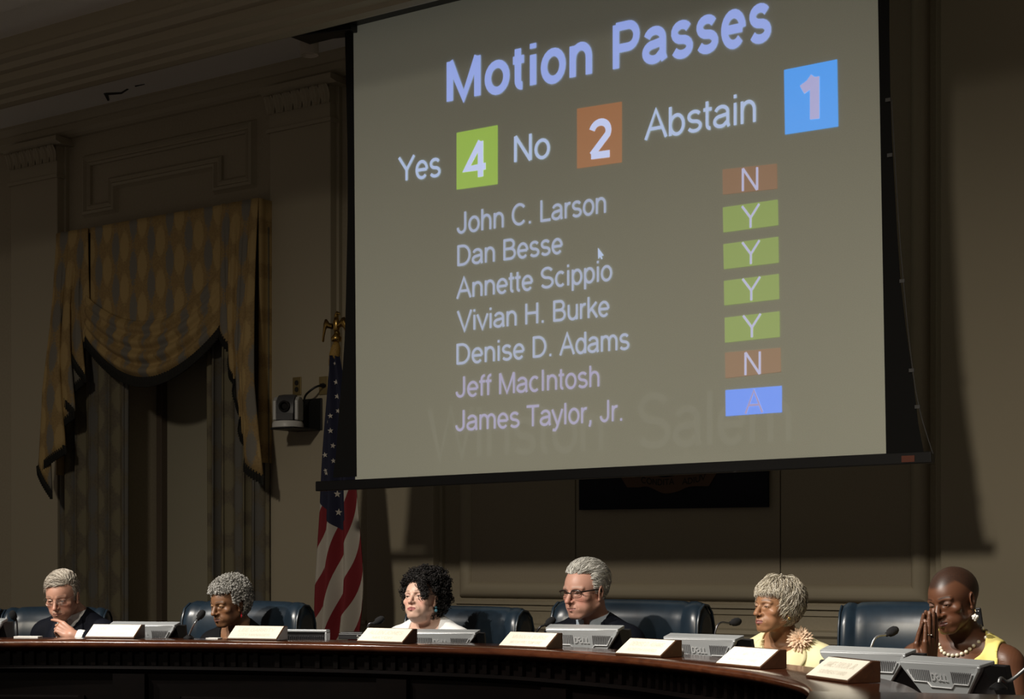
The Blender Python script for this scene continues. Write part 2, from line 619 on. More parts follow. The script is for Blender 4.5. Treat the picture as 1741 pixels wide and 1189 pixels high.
# entablature along the top of the wall
b = MB()
prof = [(WY + 0.02, SOFFIT), (WY - 0.12, SOFFIT), (WY - 0.12, SOFFIT - 0.02), (WY - 0.105, SOFFIT - 0.035), (WY - 0.085, SOFFIT - 0.06), (WY - 0.07, SOFFIT - 0.065), (WY - 0.07, SOFFIT - 0.11), (WY - 0.05, SOFFIT - 0.135), (WY - 0.03, SOFFIT - 0.15), (WY + 0.02, SOFFIT - 0.155)]
b.prism([(-9, y, z) for y, z in prof], (16, 0, 0))
tag(b.build('trim_1', m_trim), 'cornice along the top of the wall under the soffit', 'cornice', kind='structure')


def acanthus(mb, x0, x1, y, z0, z1, n):
    """a row of curled leaves standing on the face of a capital"""
    w = (x1 - x0) / n
    for i in range(n):
        cx = x0 + w * (i + 0.5)
        rows = []
        for k in range(7):
            t = k / 6
            z = z0 + (z1 - z0) * (t if t < 0.85 else 0.85 - (t - 0.85) * 0.6)
            out = 0.012 + 0.05 * t ** 2.2
            hw = w * 0.5 * (0.55 + 0.5 * math.sin(math.pi * min(1, t * 0.8 + 0.1)))
            if k == 6:
                hw *= 0.6
            rows.append([(cx + hw * s, y - out - 0.014 * (1 - s * s) + 0.004 * math.cos(s * 9), z) for s in (-1, -0.66, -0.33, 0, 0.33, 0.66, 1)])
        mb.grid(rows)


def pilaster(idx, xc, label):
    root = empty('trim_%d' % idx, (xc, WY, 0))
    tag(root, label, 'pilaster', kind='structure')
    hw = 0.27
    b = MB()
    b.box(-hw - 0.05, hw + 0.02, -0.035, 0.01, 0, 4.54)
    b.box(-hw, hw, -0.095, 0.01, 0.28, 4.24)
    b.build('shaft', m_trim, root, bevel=0.006)
    b = MB()
    b.box(-hw - 0.03, hw + 0.03, -0.135, 0.01, 0, 0.2)
    b.box(-hw - 0.015, hw + 0.015, -0.118, 0.01, 0.2, 0.28)
    b.build('base', m_trim, root, bevel=0.008)
    b = MB()
    b.box(-hw - 0.018, hw + 0.018, -0.115, 0.01, 4.235, 4.26)
    b.box(-hw, hw, -0.098, 0.01, 4.26, 4.36)
    b.box(-hw + 0.005, hw - 0.005, -0.10, 0.01, 4.36, 4.48)
    b.prism([(-hw - 0.05, -0.15, 4.535), (-hw - 0.05, -0.15, 4.50), (-hw - 0.02, -0.125, 4.475), (-hw - 0.02, 0.01, 4.475), (-hw - 0.05, 0.01, 4.535)], (2 * hw + 0.1, 0, 0))
    acanthus(b, -hw - 0.015, hw + 0.015, -0.098, 4.355, 4.495, 7)
    b.build('capital', m_trim, root, smooth=True, angle=35)
    return root


pilaster(2, -5.48, 'pilaster left of the curtained window, the farthest one')
pilaster(3, -2.77, 'pilaster between the curtains and the flag on its pole')
pilaster(4, -1.92, 'pilaster behind the left edge of the projection screen')
pilaster(5, 1.89, 'pilaster at the right of the projection screen')
pilaster(6, 2.74, 'pilaster beyond the right edge of the view')

# crossetted moulding panel over the window
pts = [(-4.93, 4.30), (-3.34, 4.30), (-3.34, 4.01), (-3.57, 4.01), (-3.57, 4.18), (-4.73, 4.18), (-4.73, 4.01), (-4.93, 4.01)]
path = [(x, WY, z) for x, z in pts]
prof = [(0.0, 0.0), (0.0, 0.02), (-0.014, 0.035), (-0.028, 0.022), (-0.038, 0.022), (-0.052, 0.045), (-0.07, 0.036), (-0.08, 0.012), (-0.09, 0.0)]
b = MB()
b.sweep(path, [(a, h) for a, h in prof], closed=True, up=Vector((0, -1, 0)))
tag(b.build('trim_7', m_trim, smooth=True, angle=30), 'notched moulding frame on the wall above the curtains', 'moulding', kind='structure')

# large centre panel: fabric field, round frame, dado mouldings
b = MB()
for x0, x1 in ((-1.42, -0.643), (-0.637, 0.687), (0.693, 1.45)):
    b.box(x0, x1, WY - 0.022, WY, 1.17, 4.35)
tag(b.build('wall_panel', m_fabric_wall, bevel=0.004), 'three fabric covered wall panels behind the screen', 'panel', kind='structure')
b = MB()
x0, x1, z0, z1 = -1.50, 1.53, 1.135, 4.42
half = [(0.10 - 0.05 * (1 - math.cos(math.pi * k / 8)), 0.052 * math.sin(math.pi * k / 8)) for k in range(9)]
b.sweep([(x0, WY, z0), (x1, WY, z0), (x1, WY, z1), (x0, WY, z1)], [(-a, h) for a, h in half], closed=True, up=Vector((0, -1, 0)))
tag(b.build('trim_8', m_trim, smooth=True, angle=40), 'rounded moulding frame around the large wall panel', 'moulding', kind='structure')
b = MB()
for x0, x1 in ((-1.53, 1.56),):
    b.box(x0, x1, WY - 0.03, WY, 1.095, 1.115)
    b.box(x0, x1, WY - 0.012, WY, 1.06, 1.095)
tag(b.build('trim_9', m_trim, bevel=0.003), 'thin ledge moulding under the large panel frame', 'moulding', kind='structure')
b = MB()
for x0, x1 in ((-1.62, 1.6), (2.2, 2.42), (-2.46, -2.24)):
    b.prism([(x0, WY, 0.985), (x0, WY - 0.05, 0.975), (x0, WY - 0.05, 0.955), (x0, WY - 0.03, 0.94), (x0, WY - 0.02, 0.91), (x0, WY, 0.905)], (x1 - x0, 0, 0))
tag(b.build('trim_10', m_trim, bevel=0.002), 'chair rail moulding low on the wall', 'moulding', kind='structure')
b = MB()
for x0, x1 in ((-9, WX0), (WX1, -3.1), (-2.45, -2.25), (-1.6, 1.58), (2.2, 2.4), (3.1, 7)):
    b.box(x0, x1, WY - 0.02, WY, 0, 0.18)
tag(b.build('baseboard_back', m_trim, bevel=0.004), 'baseboard along the foot of the wall', 'baseboard', kind='structure')

# ================================================================== projection screen
SY = 7.1
m_scr = mat('screen_cloth', (0.74, 0.76, 0.64), 0.9, emit=(0.9, 0.92, 0.75), estr=0.032, noise=0.05, nscale=260)
root = empty('projection_screen', on_y(1050, 800, SY))
tag(root, 'large pull-down projection screen showing the vote tally above the council', 'screen')
RL = root.location.copy()


def S(px, py, dy=0.0):
    return on_y(px, py, SY + dy) - RL


TL = S(597.7, 0)
TR = S(1497, 0)
BL = S(604, 818)
BR = S(1511, 772)
TOPZ = 4.5 - RL.z
TL = BL + (S(598, 40) - BL) * ((TOPZ - BL.z) / (S(598, 40).z - BL.z))
TR = BR + (S(1497, 0) - BR) * ((TOPZ - BR.z) / (S(1497, 0).z - BR.z))
b = MB()
b.prism([BL, BR, TR, TL], (0, 0.003, 0))
b.build('screen_cloth', m_scr, root)

# black tensioned borders, curved on the outside
b = MB()
rb = [(1571, 772), (1561, 720), (1553, 650), (1546, 600), (1539, 550), (1531, 480), (1525, 393), (1520, 300), (1516, 227), (1513.5, 150), (1512, 60), (1512, 0)]
outer = [S(x, y, 0.001) for x, y in rb]
outer.append(Vector((outer[-1].x, outer[-1].y, TOPZ)))
n = len(outer)
inner = [BR + (TR - BR) * ((o.z - outer[0].z) / (outer[-1].z - outer[0].z)) for o in outer]
for i in range(n - 1):
    q = [inner[i] + Vector((-0.012, 0.001, 0)), outer[i], outer[i + 1], inner[i + 1] + Vector((-0.012, 0.001, 0))]
    q = [Vector((p.x, -0.001, p.z)) for p in q]
    b.prism(q, (0, 0.003, 0))
b.build('black_border', m_matte_black, root)
b = MB()
for i in range(n - 1):       # mirrored on the left
    wl = [(outer[k] - inner[k]).x for k in (i, i + 1)]
    zz = [outer[k].z for k in (i, i + 1)]
    le = [BL + (TL - BL) * ((z - BL.z) / (TL.z - BL.z)) for z in zz]
    q = [Vector((le[0].x - wl[0], -0.001, zz[0])), Vector((le[0].x + 0.012, -0.001, zz[0])), Vector((le[1].x + 0.012, -0.001, zz[1])), Vector((le[1].x - wl[1], -0.001, zz[1]))]
    b.prism(q, (0, 0.003, 0))
b.build('black_border', m_matte_black, root)
# tension cord and its little clips on the right edge
b = MB()
cord = [S(1516, 170, -0.006), S(1521, 260, -0.006), S(1531, 420, -0.006), S(1547, 590, -0.006), S(1562, 690, -0.006), S(1586, 772, -0.006)]
b.tube(smooth_path(cord, 24), 0.0022, 5)
for x, y in ((1508, 170), (1511, 264), (1532, 478), (1548, 630), (1558, 692)):
    c = S(x + 2, y, -0.006)
    b.box(c.x - 0.012, c.x + 0.012, c.y - 0.004, c.y + 0.004, c.z - 0.008, c.z + 0.008)
b.build('tension_cord', mat('cord_grey', (0.10, 0.10, 0.10), 0.5), root)
# bottom weight bar
b = MB()
A0, A1 = S(545, 819.5, 0.02), S(1589, 768.5, 0.02)
B0, B1 = S(545, 836, 0.02), S(1590, 788, 0.02)
b.prism([A0, A1, B1, B0], (0, -0.045, 0))
bar = b.build('weight_bar', m_black, root, bevel=0.004)
b = MB()
q = [S(1533, 775.5, -0.0262), S(1555, 774.5, -0.0262), S(1555, 785.5, -0.0262), S(1533, 786.5, -0.0262)]
b.prism(q, (0, -0.002, 0))
b.build('maker_label', mat('label_red', (0.20, 0.055, 0.03), 0.6), bar)
# housing under the soffit
b = MB()
h0 = S(507, 60)
b.box(h0.x, TR.x + 0.35, -0.09, 0.10, 4.385 - RL.z, SOFFIT - RL.z)
b.prism([(h0.x, -0.06, 4.39 - RL.z), (h0.x + 0.45, -0.06, 4.345 - RL.z), (h0.x + 0.45, -0.06, 4.4 - RL.z), (h0.x, -0.06, 4.4 - RL.z)], (0, 0.12, 0))
b.build('roller_housing', m_black, root, bevel=0.006)

# projected slide (light thrown on the cloth)
ps = 0


def slide(name, color, st):
    return mat(name, (0.72, 0.73, 0.62), 0.9, emit=color, estr=st)


e_title = slide('slide_title_blue', (0.26, 0.36, 0.80), 0.85)
e_head = slide('slide_heading', (0.42, 0.54, 0.85), 0.72)
e_name = slide('slide_names', (0.36, 0.43, 0.66), 0.66)
e_low = slide('slide_names_lilac', (0.36, 0.34, 0.60), 0.62)
e_num = slide('slide_numbers', (0.52, 0.60, 0.92), 0.8)
e_num1 = slide('slide_number_pale', (0.42, 0.42, 0.78), 0.7)
e_let = slide('slide_letters', (0.50, 0.52, 0.85), 0.62)
e_letA = slide('slide_letter_mauve', (0.36, 0.30, 0.72), 0.55)
e_green = slide('slide_green', (0.24, 0.42, 0.03), 0.8)
e_green2 = slide('slide_green_dull', (0.15, 0.25, 0.03), 0.8)
e_orange = slide('slide_orange', (0.26, 0.075, 0.015), 0.8)
e_orange2 = slide('slide_orange_dull', (0.15, 0.05, 0.02), 0.8)
e_blue = slide('slide_blue', (0.005, 0.30, 0.92), 0.8)
e_blue2 = slide('slide_blue_soft', (0.03, 0.21, 0.92), 0.8)


def scr_text(s, x0, y0, h0, x1, y1, h1, m, w=0.125, dy=-0.004, track=0.0):
    def place(u, v):
        return S(x0 + (x1 - x0) * u, y0 + (y1 - y0) * u - v * (h0 + (h1 - h0) * u), dy)
    b = MB()
    text_mesh(b, s, place, w, track=track)
    return b.build('projected_text', m, root, recalc=False)


def scr_box(c, m):
    b = MB()
    b.prism([S(x, y, -0.0026) for x, y in c], (0, 0.0006, 0))
    return b.build('projected_box', m, root)


scr_text('Motion Passes', 757, 173.6, 67, 1311, 65.5, 81, e_title, 0.195, track=0.09)
scr_text('Yes', 677, 308.5, 40, 750, 299.5, 43.5, e_head, 0.12)
scr_text('No', 870.5, 276.5, 43.5, 936, 267.5, 46, e_head, 0.12)
scr_text('Abstain', 1096, 238.5, 48, 1288, 206.5, 53, e_head, 0.115)
scr_box([(776.3, 226), (845.7, 213), (845.7, 313), (776.3, 322.4)], e_green)
scr_box([(981, 185), (1057, 173), (1057, 276), (981, 286.6)], e_orange)
scr_box([(1333, 119), (1423, 101), (1425, 215), (1334.7, 228.7)], e_blue)
scr_text('4', 791, 304.5, 59, 828, 299, 61, e_num, 0.19)
scr_text('2', 1001, 269.5, 61, 1040, 264.5, 64, e_num, 0.19)
scr_text('1', 1357, 205.5, 70, 1397, 201, 72, e_num1, 0.24)
scr_text('John C. Larson', 776, 398, 36, 1032, 361.5, 37, e_name)
scr_text('Dan Besse', 775, 453, 35, 957.5, 430.5, 36, e_name)
scr_text('Annette Scippio', 776, 508.5, 34.5, 1041.5, 476.5, 36, e_name)
scr_text('Vivian H. Burke', 777, 563.8, 34.5, 1037, 537.5, 36, e_name)
scr_text('Denise D. Adams', 773.5, 620.5, 35, 1071, 594, 37, e_name)
scr_text('Jeff MacIntosh', 774, 676.5, 35, 1021, 657.2, 36.5, e_low)
scr_text('James Taylor, Jr.', 773.5, 733.5, 35, 1061, 715.5, 37, e_low)
for c, m in (([(1228.4, 288.3), (1320.8, 278.5), (1321.5, 321), (1229, 331)], e_orange2),
             ([(1229, 353), (1322, 339.5), (1323, 383), (1229.7, 395.4)], e_green2),
             ([(1229.7, 415.6), (1323, 402.7), (1323.8, 446.8), (1230.8, 457.9)], e_green2),
             ([(1230.8, 478), (1323.8, 466), (1324.6, 508.6), (1231.5, 519.6)], e_green2),
             ([(1232, 540.6), (1325, 529.6), (1325.7, 573), (1232.6, 582.9)], e_green2),
             ([(1232.6, 600), (1327, 591.5), (1327.9, 632.5), (1233.4, 643.5)], e_orange2),
             ([(1233.4, 663.8), (1329, 656.4), (1329.3, 701.3), (1233.8, 707.9)], e_blue2)):
    scr_box(c, m)
for s, x0, y0, x1, y1, m in (('N', 1257.5, 325.5, 1292.5, 322.5, e_let), ('Y', 1260, 389.5, 1292, 385, e_let), ('Y', 1260.5, 451, 1292.5, 447, e_let),
                             ('Y', 1261, 513, 1293.5, 509, e_let), ('Y', 1262, 575.5, 1294.5, 572, e_let), ('N', 1262, 638.5, 1297, 636, e_let),
                             ('A', 1266, 703.8, 1297.5, 701.5, e_letA)):
    scr_text(s, x0, y0, 38.5, x1, y1, 38.5, m, 0.10)
b = MB()
P = [S(x, y, -0.0035) for x, y in ((1016.5, 421.5), (1017, 440.5), (1020, 436.5), (1022.5, 441), (1024, 440), (1022.2, 435.5), (1026, 434.5))]
b.prism(P, (0, 0.001, 0))
b.build('mouse_pointer', e_head, root)
# the faint lettering that ghosts through the cloth at the bottom
e_ghost = mat('slide_ghost', (0.74, 0.76, 0.64), 0.9, emit=(0.9, 0.92, 0.78), estr=0.047)


def ghost(s, x0, x1, h):
    def place(u, v):
        x = x0 + (x1 - x0) * u
        return S(x, 803 - (x - 604) * 0.0497 - 16 - v * h, -0.0011)
    b = MB()
    text_mesh(b, s, place, 0.14)
    b.build('ghost_lettering', e_ghost, root, recalc=False)


ghost('Winston', 728, 1030, 84)
ghost('Salem', 1080, 1350, 92)

# ================================================================== blue city flag hanging flat on the wall behind the screen
fr = empty('wall_flag', on_y(1146, 820, WY - 0.045))
tag(fr, 'dark blue flag with a ribbon emblem on the wall, half hidden by the screen', 'flag')
FL = fr.location.copy()


def W(px, py, d=0.045):
    return on_y(px, py, WY - d) - FL


b = MB()
L0, L1 = W(985, 867.5), W(1307, 862.5)
zt = 3.55 - FL.z
nx = 40
rows = []
for j in range(14):
    t = j / 13
    rows.append([(L0.x + (L1.x - L0.x) * i / nx, -0.004 + 0.004 * math.sin(i * 0.55 + t), L0.z + (L1.z - L0.z) * i / nx + (zt - L0.z) * t) for i in range(nx + 1)])
rows += [[(x, y + 0.01, z) for x, y, z in r] for r in reversed(rows)]
b.grid(rows, close_u=True)
b.build('flag_cloth', mat('navy_cloth', (0.006, 0.007, 0.016), 0.9), fr, smooth=True)
b = MB()
cx = W(1130, 833)
up = [(1052, 806), (1085, 812), (1100, 806), (1130, 812), (1158, 806), (1190, 802), (1222, 799)]
lo = [(1066, 829), (1085, 829), (1102, 828), (1128, 839), (1152, 836), (1172, 828), (1205, 827)]
U = smooth_path([W(x, y, 0.058) for x, y in up], 30)
Lw = smooth_path([W(x, y, 0.058) for x, y in lo], 30)
b.grid([U, Lw])
b.build('ribbon', mat('ribbon_brown', (0.10, 0.052, 0.03), 0.8), fr)
m_let = mat('ribbon_letter', (0.012, 0.008, 0.006), 0.8)
b = MB()


def rib(s, x0, y0, x1, y1, h):
    text_mesh(b, s, lambda u, v: W(x0 + (x1 - x0) * u, y0 + (y1 - y0) * u - 2.5 * math.sin(math.pi * u) * -1 - v * h, 0.0585), 0.2)


rib('CONDITA', 1090, 821, 1146, 824, 10)
rib('ADIUV', 1160, 824, 1200, 814, 10)
b.build('ribbon_lettering', m_let, fr, recalc=False)

# ================================================================== ceiling downlight on the soffit
b = MB()
c = on_y(526, 75, 7.42)
zb = on_y(526, 94, 7.42).z
b.lathe([(0.0, zb + 0.02), (0.045, zb + 0.02), (0.05, zb), (0.056, zb), (0.056, SOFFIT), (0.0, SOFFIT)], 28, (c.x, c.y, 0))
tag(b.build('cylinder_downlight', mat('downlight_white', (0.60, 0.54, 0.46), 0.5), smooth=True, angle=40),
    'pale cylinder downlight on the soffit beside the screen housing', 'light')
# ================================================================== curtains
def damask(name, gold, blue, dark):
    m = mat(name, gold, 0.75)
    nt = m.node_tree
    bs = nt.nodes['Principled BSDF']
    N = nt.nodes.new
    L = nt.links.new
    tc = N('ShaderNodeTexCoord')
    sp = N('ShaderNodeSeparateXYZ')
    L(tc.outputs['Object'], sp.inputs[0])

    def math_(op, a, b=None, c=None):
        n = N('ShaderNodeMath')
        n.operation = op
        for i, v in enumerate((a, b, c)):
            if v is None:
                continue
            if isinstance(v, (int, float)):
                n.inputs[i].default_value = v
            else:
                L(v, n.inputs[i])
        return n.outputs[0]
    x, z = sp.outputs['X'], sp.outputs['Z']
    per = 0.185
    u = math_('MULTIPLY', x, 2 * math.pi / per)
    col = math_('COSINE', u)                                     # +1 at blue columns
    nz = N('ShaderNodeTexNoise')
    nz.inputs['Scale'].default_value = 130
    nz.inputs['Detail'].default_value = 3
    L(tc.outputs['Object'], nz.inputs['Vector'])
    nn = math_('MULTIPLY', math_('SUBTRACT', nz.outputs['Fac'], 0.5), 1.7)
    # blue columns swell and pinch, staggered gold medallions stand between them
    st = math_('MULTIPLY', z, 2 * math.pi / 0.30)
    ca = math_('MULTIPLY', math_('COSINE', st), math_('COSINE', math_('MULTIPLY', u, 0.5)))
    sa = math_('MULTIPLY', math_('COSINE', st), math_('SINE', math_('MULTIPLY', u, 0.5)))
    f1 = math_('ADD', math_('ADD', col, math_('MULTIPLY', ca, 0.5)), nn)
    r1 = N('ShaderNodeMapRange')
    r1.inputs['From Min'].default_value = 0.45
    r1.inputs['From Max'].default_value = 0.75
    L(f1, r1.inputs['Value'])
    md = math_('ADD', math_('SUBTRACT', math_('MULTIPLY', sa, 0.8), col), math_('MULTIPLY', nn, 0.7))
    r2 = N('ShaderNodeMapRange')
    r2.inputs['From Min'].default_value = 0.3
    r2.inputs['From Max'].default_value = 0.7
    L(md, r2.inputs['Value'])
    fig = N('ShaderNodeTexVoronoi')
    fig.inputs['Scale'].default_value = 60
    L(tc.outputs['Object'], fig.inputs['Vector'])
    m0 = N('ShaderNodeMix')
    m0.data_type = 'RGBA'
    m0.inputs[6].default_value = (*dark, 1)
    m0.inputs[7].default_value = (*gold, 1)
    L(math_('ADD', math_('MULTIPLY', r2.outputs[0], 0.8), math_('MULTIPLY', fig.outputs['Distance'], 0.5)), m0.inputs[0])
    m1 = N('ShaderNodeMix')
    m1.data_type = 'RGBA'
    L(m0.outputs[2], m1.inputs[6])
    m1.inputs[7].default_value = (*blue, 1)
    L(math_('MULTIPLY', r1.outputs[0], 0.85), m1.inputs[0])
    L(m1.outputs[2], bs.inputs['Base Color'])
    return m


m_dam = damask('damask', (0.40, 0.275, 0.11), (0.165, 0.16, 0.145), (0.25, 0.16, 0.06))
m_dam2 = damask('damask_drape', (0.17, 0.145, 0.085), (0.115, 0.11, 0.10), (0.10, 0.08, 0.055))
m_fr = mat('fringe', (0.013, 0.012, 0.009), 0.9, noise=0.4, nscale=120)

PX0, PX1 = -5.08, -3.03      # pelmet
PF = WY - 0.21               # its front
PZ = 3.78
cur = empty('curtain', ((PX0 + PX1) / 2, WY, 0))
tag(cur, 'gold and grey damask curtains with fringed swag valance round the tall window', 'curtain')
CL = cur.location.copy()


def cw(x, y, z):
    return (x - CL.x, y - CL.y, z)


def cloth(name, P, m, thick=0.012, parent=None, smooth=True):
    b = MB()
    b.grid([[cw(*p) for p in r] for r in P])
    o = b.build(name, m, parent or cur, smooth=smooth)
    s = o.modifiers.new('thickness', 'SOLIDIFY')
    s.thickness = thick
    s.offset = 0
    return o


# pelmet box with its returns to the wall
b = MB()
b.box(*[v for v in (PX0 - CL.x, PX1 - CL.x)], PF - WY + 0.02, -0.002, PZ - 0.03, PZ)
b.build('pelmet_board', m_dam, cur)
P = []
for i in range(81):
    x = PX0 + (PX1 - PX0) * i / 80
    fold = 0.0
    for fx, d, wd in ((-4.73, 0.03, 0.012), (-3.36, 0.022, 0.012), (-3.20, 0.03, 0.014), (-3.10, 0.012, 0.012)):
        fold += d * math.exp(-((x - fx) / wd) ** 2)
    P.append([(x, PF + fold, PZ - (PZ - 2.98) * k / 30) for k in range(31)])
o_flat = None
# flat part of valance (between the jabots it stops where the swag folds start)
Pf = []
for i in range(81):
    u = i / 80
    x = -4.73 + (-3.37 + 4.73) * u
    zb = 3.27 - 0.28 * math.sin(math.pi * u) ** 0.8 + 0.06 * u
    Pf.append([(x, PF + 0.005 - 0.01 * math.sin(math.pi * u) + 0.03 * (math.exp(-((u) / 0.012) ** 2) + math.exp(-((1 - u) / 0.012) ** 2)), PZ - (PZ - zb) * k / 16) for k in range(17)])
cloth('valance', Pf, m_dam)
# swag: hanging folds
Ps = []
for i in range(81):
    u = i / 80
    x = -4.735 + (-3.365 + 4.735) * u
    s = math.sin(math.pi * u)
    ztop = 3.30 - 0.28 * s ** 0.8 + 0.06 * u
    zbot = (2.985 + (2.95 - 2.985) * u) - 0.33 * s ** 0.85
    row = []
    for k in range(61):
        t = k / 60
        z = ztop + (zbot - ztop) * t
        fold = 0.022 * (0.3 + 0.7 * s) * (1 - math.cos(2 * math.pi * t * 4.0 + 0.6 * math.sin(u * 7))) * (0.55 + 0.45 * t)
        y = PF - 0.012 - fold - 0.05 * s * math.sin(math.pi * min(1, t * 1.1) * 0.75)
        row.append((x, y, z))
    Ps.append(row)
swag = cloth('swag', Ps, m_dam)


def fringe(name, path, h, parent=None, lean=0.0):
    """a fringe of hanging cords below a hem"""
    b = MB()
    pts = [Vector(p) for p in path]
    rows_t, rows_b = [], []
    seg = []
    for a, c in zip(pts[:-1], pts[1:]):
        n = max(2, int((c - a).length / 0.006))
        seg += [a + (c - a) * (k / n) for k in range(n)]
    seg.append(pts[-1])
    top = []
    bot = []
    for i, p in enumerate(seg):
        w = 0.004 if i % 3 else -0.005
        top.append(cw(p.x, p.y + w - 0.008, p.z + 0.012))
        bot.append(cw(p.x, p.y + w * 1.6 - 0.008, p.z - h - (0.006 if i % 3 == 0 else 0)))
    b.grid([top, bot])
    o = b.build(name, m_fr, parent or cur)
    s = o.modifiers.new('thickness', 'SOLIDIFY')
    s.thickness = 0.012
    return o


fringe('fringe', [r[-1] for r in Ps], 0.055)


# jabots with cascading zigzag hems (cascade tiers that alternate in depth)
def jabot(tiers, x_in, x_out, z_top, nfold, phase):
    P = []
    n = len(tiers)
    NN = 12
    for i in range((n - 1) * NN + 1):
        k = min(i // NN, n - 2)
        t = (i - k * NN) / NN
        x = tiers[k][0] + (tiers[k + 1][0] - tiers[k][0]) * t
        zb = tiers[k][1] + (tiers[k + 1][1] - tiers[k][1]) * t
        y = PF - 0.01 - 0.016 * k - (0.018 * math.sin(math.pi * t))
        g = i / ((n - 1) * NN)
        xt = x_in + (x_out - x_in) * g
        row = []
        for j in range(25):
            s = j / 24
            z = z_top + (zb - z_top) * s
            row.append((xt + (x - xt) * s ** 1.6, PF - 0.004 + (y - PF + 0.004) * min(1, s * 1.5) + 0.012 * math.cos(g * nfold * 2 * math.pi + phase) * (0.4 + 0.6 * s), z))
        P.append(row)
    return P


def pz(px, py, Y=WY - 0.24):
    p = on_y(px, py, Y)
    return (p.x, p.z)


tl = [pz(150, 572), pz(124, 600), pz(146, 640), pz(115, 672), pz(138, 700), pz(100, 733), pz(126, 762), pz(84, 795), pz(104, 838)]
PJ = jabot(tl, -4.73, -5.07, PZ, 3, 0.4)
j1 = cloth('jabot', PJ, m_dam)
fringe('jabot_fringe', [r[-1] for r in PJ], 0.05, cur)
tr = [pz(372, 560), pz(392, 592), pz(391, 622), pz(407, 645), pz(409, 680), pz(424, 706), pz(425, 738), pz(441, 757), pz(438, 790), pz(466, 812)]
PJ2 = jabot(tr, -3.37, -3.03, PZ, 3.5, 2.2)
j2 = cloth('jabot', PJ2, m_dam)
fringe('jabot_fringe', [r[-1] for r in PJ2], 0.05, cur)
# returns at both ends
for name, x, zb in (('return', PX1, 2.02), ('return', PX0, 2.0)):
    cloth(name, [[(x + 0.006 * math.sin(k * 1.7), PF + (WY - 0.004 - PF) * k / 8, PZ - (PZ - zb) * j / 12) for j in range(13)] for k in range(9)], m_dam)


def drape(x0, x1, y, nf, amp, seed):
    rr = random.Random(seed)
    P = []
    N = 120
    ph = [rr.uniform(-0.5, 0.5) for _ in range(nf + 2)]
    for i in range(N + 1):
        u = i / N
        row = []
        for j in range(15):
            t = j / 14
            w = u * nf
            f = math.sin(2 * math.pi * (w + 0.12 * math.sin(w * 2.1 + seed) + 0.04 * math.sin(t * 3 + seed)))
            yy = y + amp * f * (0.8 + 0.2 * math.sin(w * 1.7)) - amp * 0.3 * math.sin(w * 4.1)
            row.append((x0 + (x1 - x0) * u + 0.012 * math.sin(2 * math.pi * w * 2), yy, 3.6 + (0.04 - 3.6) * t))
        P.append(row)
    return P


xl0, xl1 = on_y(104, 900, WY - 0.10).x, on_y(219, 900, WY - 0.10).x
xr0, xr1 = on_y(357, 900, WY - 0.10).x, on_y(461, 900, WY - 0.10).x
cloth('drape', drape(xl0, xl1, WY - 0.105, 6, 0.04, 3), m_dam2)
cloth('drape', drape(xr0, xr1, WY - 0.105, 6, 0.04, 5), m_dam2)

# ================================================================== flag on an indoor pole
m_brass = mat('brass', (0.42, 0.27, 0.08), 0.3, metal=1.0)
m_pole = mat('pole_wood', (0.12, 0.07, 0.03), 0.4)
m_red = mat('flag_red', (0.22, 0.012, 0.018), 0.8)
m_white = mat('flag_white', (0.62, 0.57, 0.50), 0.8)
m_navy = mat('flag_navy', (0.012, 0.014, 0.04), 0.8)
m_gold = mat('gold_fringe', (0.30, 0.18, 0.04), 0.7, noise=0.3, nscale=150)
FY = 7.62
pt = on_y(572, 600, FY)
fl = empty('flagpole', (pt.x, FY, 0))
tag(fl, 'furled stars and stripes flag on an eagle-topped pole left of the screen', 'flag')


def fw(px, py, dy=0.0):
    p = on_y(px, py, FY + dy)
    return Vector((p.x - pt.x, p.y - FY, p.z))


eag = fw(571, 577)
b = MB()
b.lathe([(0, 0), (0.19, 0), (0.19, 0.02), (0.10, 0.05), (0.04, 0.09), (0.03, 0.13)], 24)
b.build('base', m_brass, fl, smooth=True, angle=40)
b = MB()
b.tube([(0, 0, 0.05), (0, 0, eag.z)], 0.014, 10)
b.build('pole', m_pole, fl, smooth=True, angle=40)
# eagle finial: body, head, spread wings
b = MB()
e0 = Vector((0, 0, eag.z))
sc = 1.0
b.lathe([(0.0, -0.02), (0.03, -0.015), (0.034, 0.01), (0.016, 0.03), (0.012, 0.045)], 16, e0)
b.ball(e0 + Vector((0, 0, 0.085)), (0.024, 0.022, 0.048), 14, 10)
b.tube([e0 + Vector((0, 0, 0.12)), e0 + Vector((0.004, -0.004, 0.145)), e0 + Vector((0.014, -0.008, 0.158)), e0 + Vector((0.034, -0.012, 0.152)), e0 + Vector((0.042, -0.014, 0.142))], [0.016, 0.014, 0.013, 0.007, 0.002], 8)
b.tube([e0 + Vector((0, 0.0, 0.05)), e0 + Vector((0, 0.01, 0.03)), e0 + Vector((0, 0.02, 0.0))], [0.016, 0.02, 0.008], 8)
for s in (-1, 1):
    top = [(0.02, 0.095), (0.04, 0.10), (0.06, 0.125), (0.08, 0.128), (0.096, 0.10), (0.104, 0.05), (0.108, 0.0)]
    bot = [(0.02, 0.06), (0.04, 0.066), (0.058, 0.07), (0.07, 0.062), (0.082, 0.035), (0.094, 0.012), (0.103, -0.012)]
    rows = []
    for (xa, za), (xb, zb) in zip(top, bot):
        ym = 0.012 * math.sin(xa * 30)
        rows.append([e0 + Vector((s * xa, -0.008 - ym, za)), e0 + Vector((s * (xa + xb) / 2, -0.016 - ym, (za + zb) / 2)), e0 + Vector((s * xb, -0.008 - ym, zb)), e0 + Vector((s * (xa + xb) / 2, 0.006 - ym, (za + zb) / 2))])
    b.grid(rows, close_v=True)
b.build('eagle_finial', m_brass, fl, smooth=True)

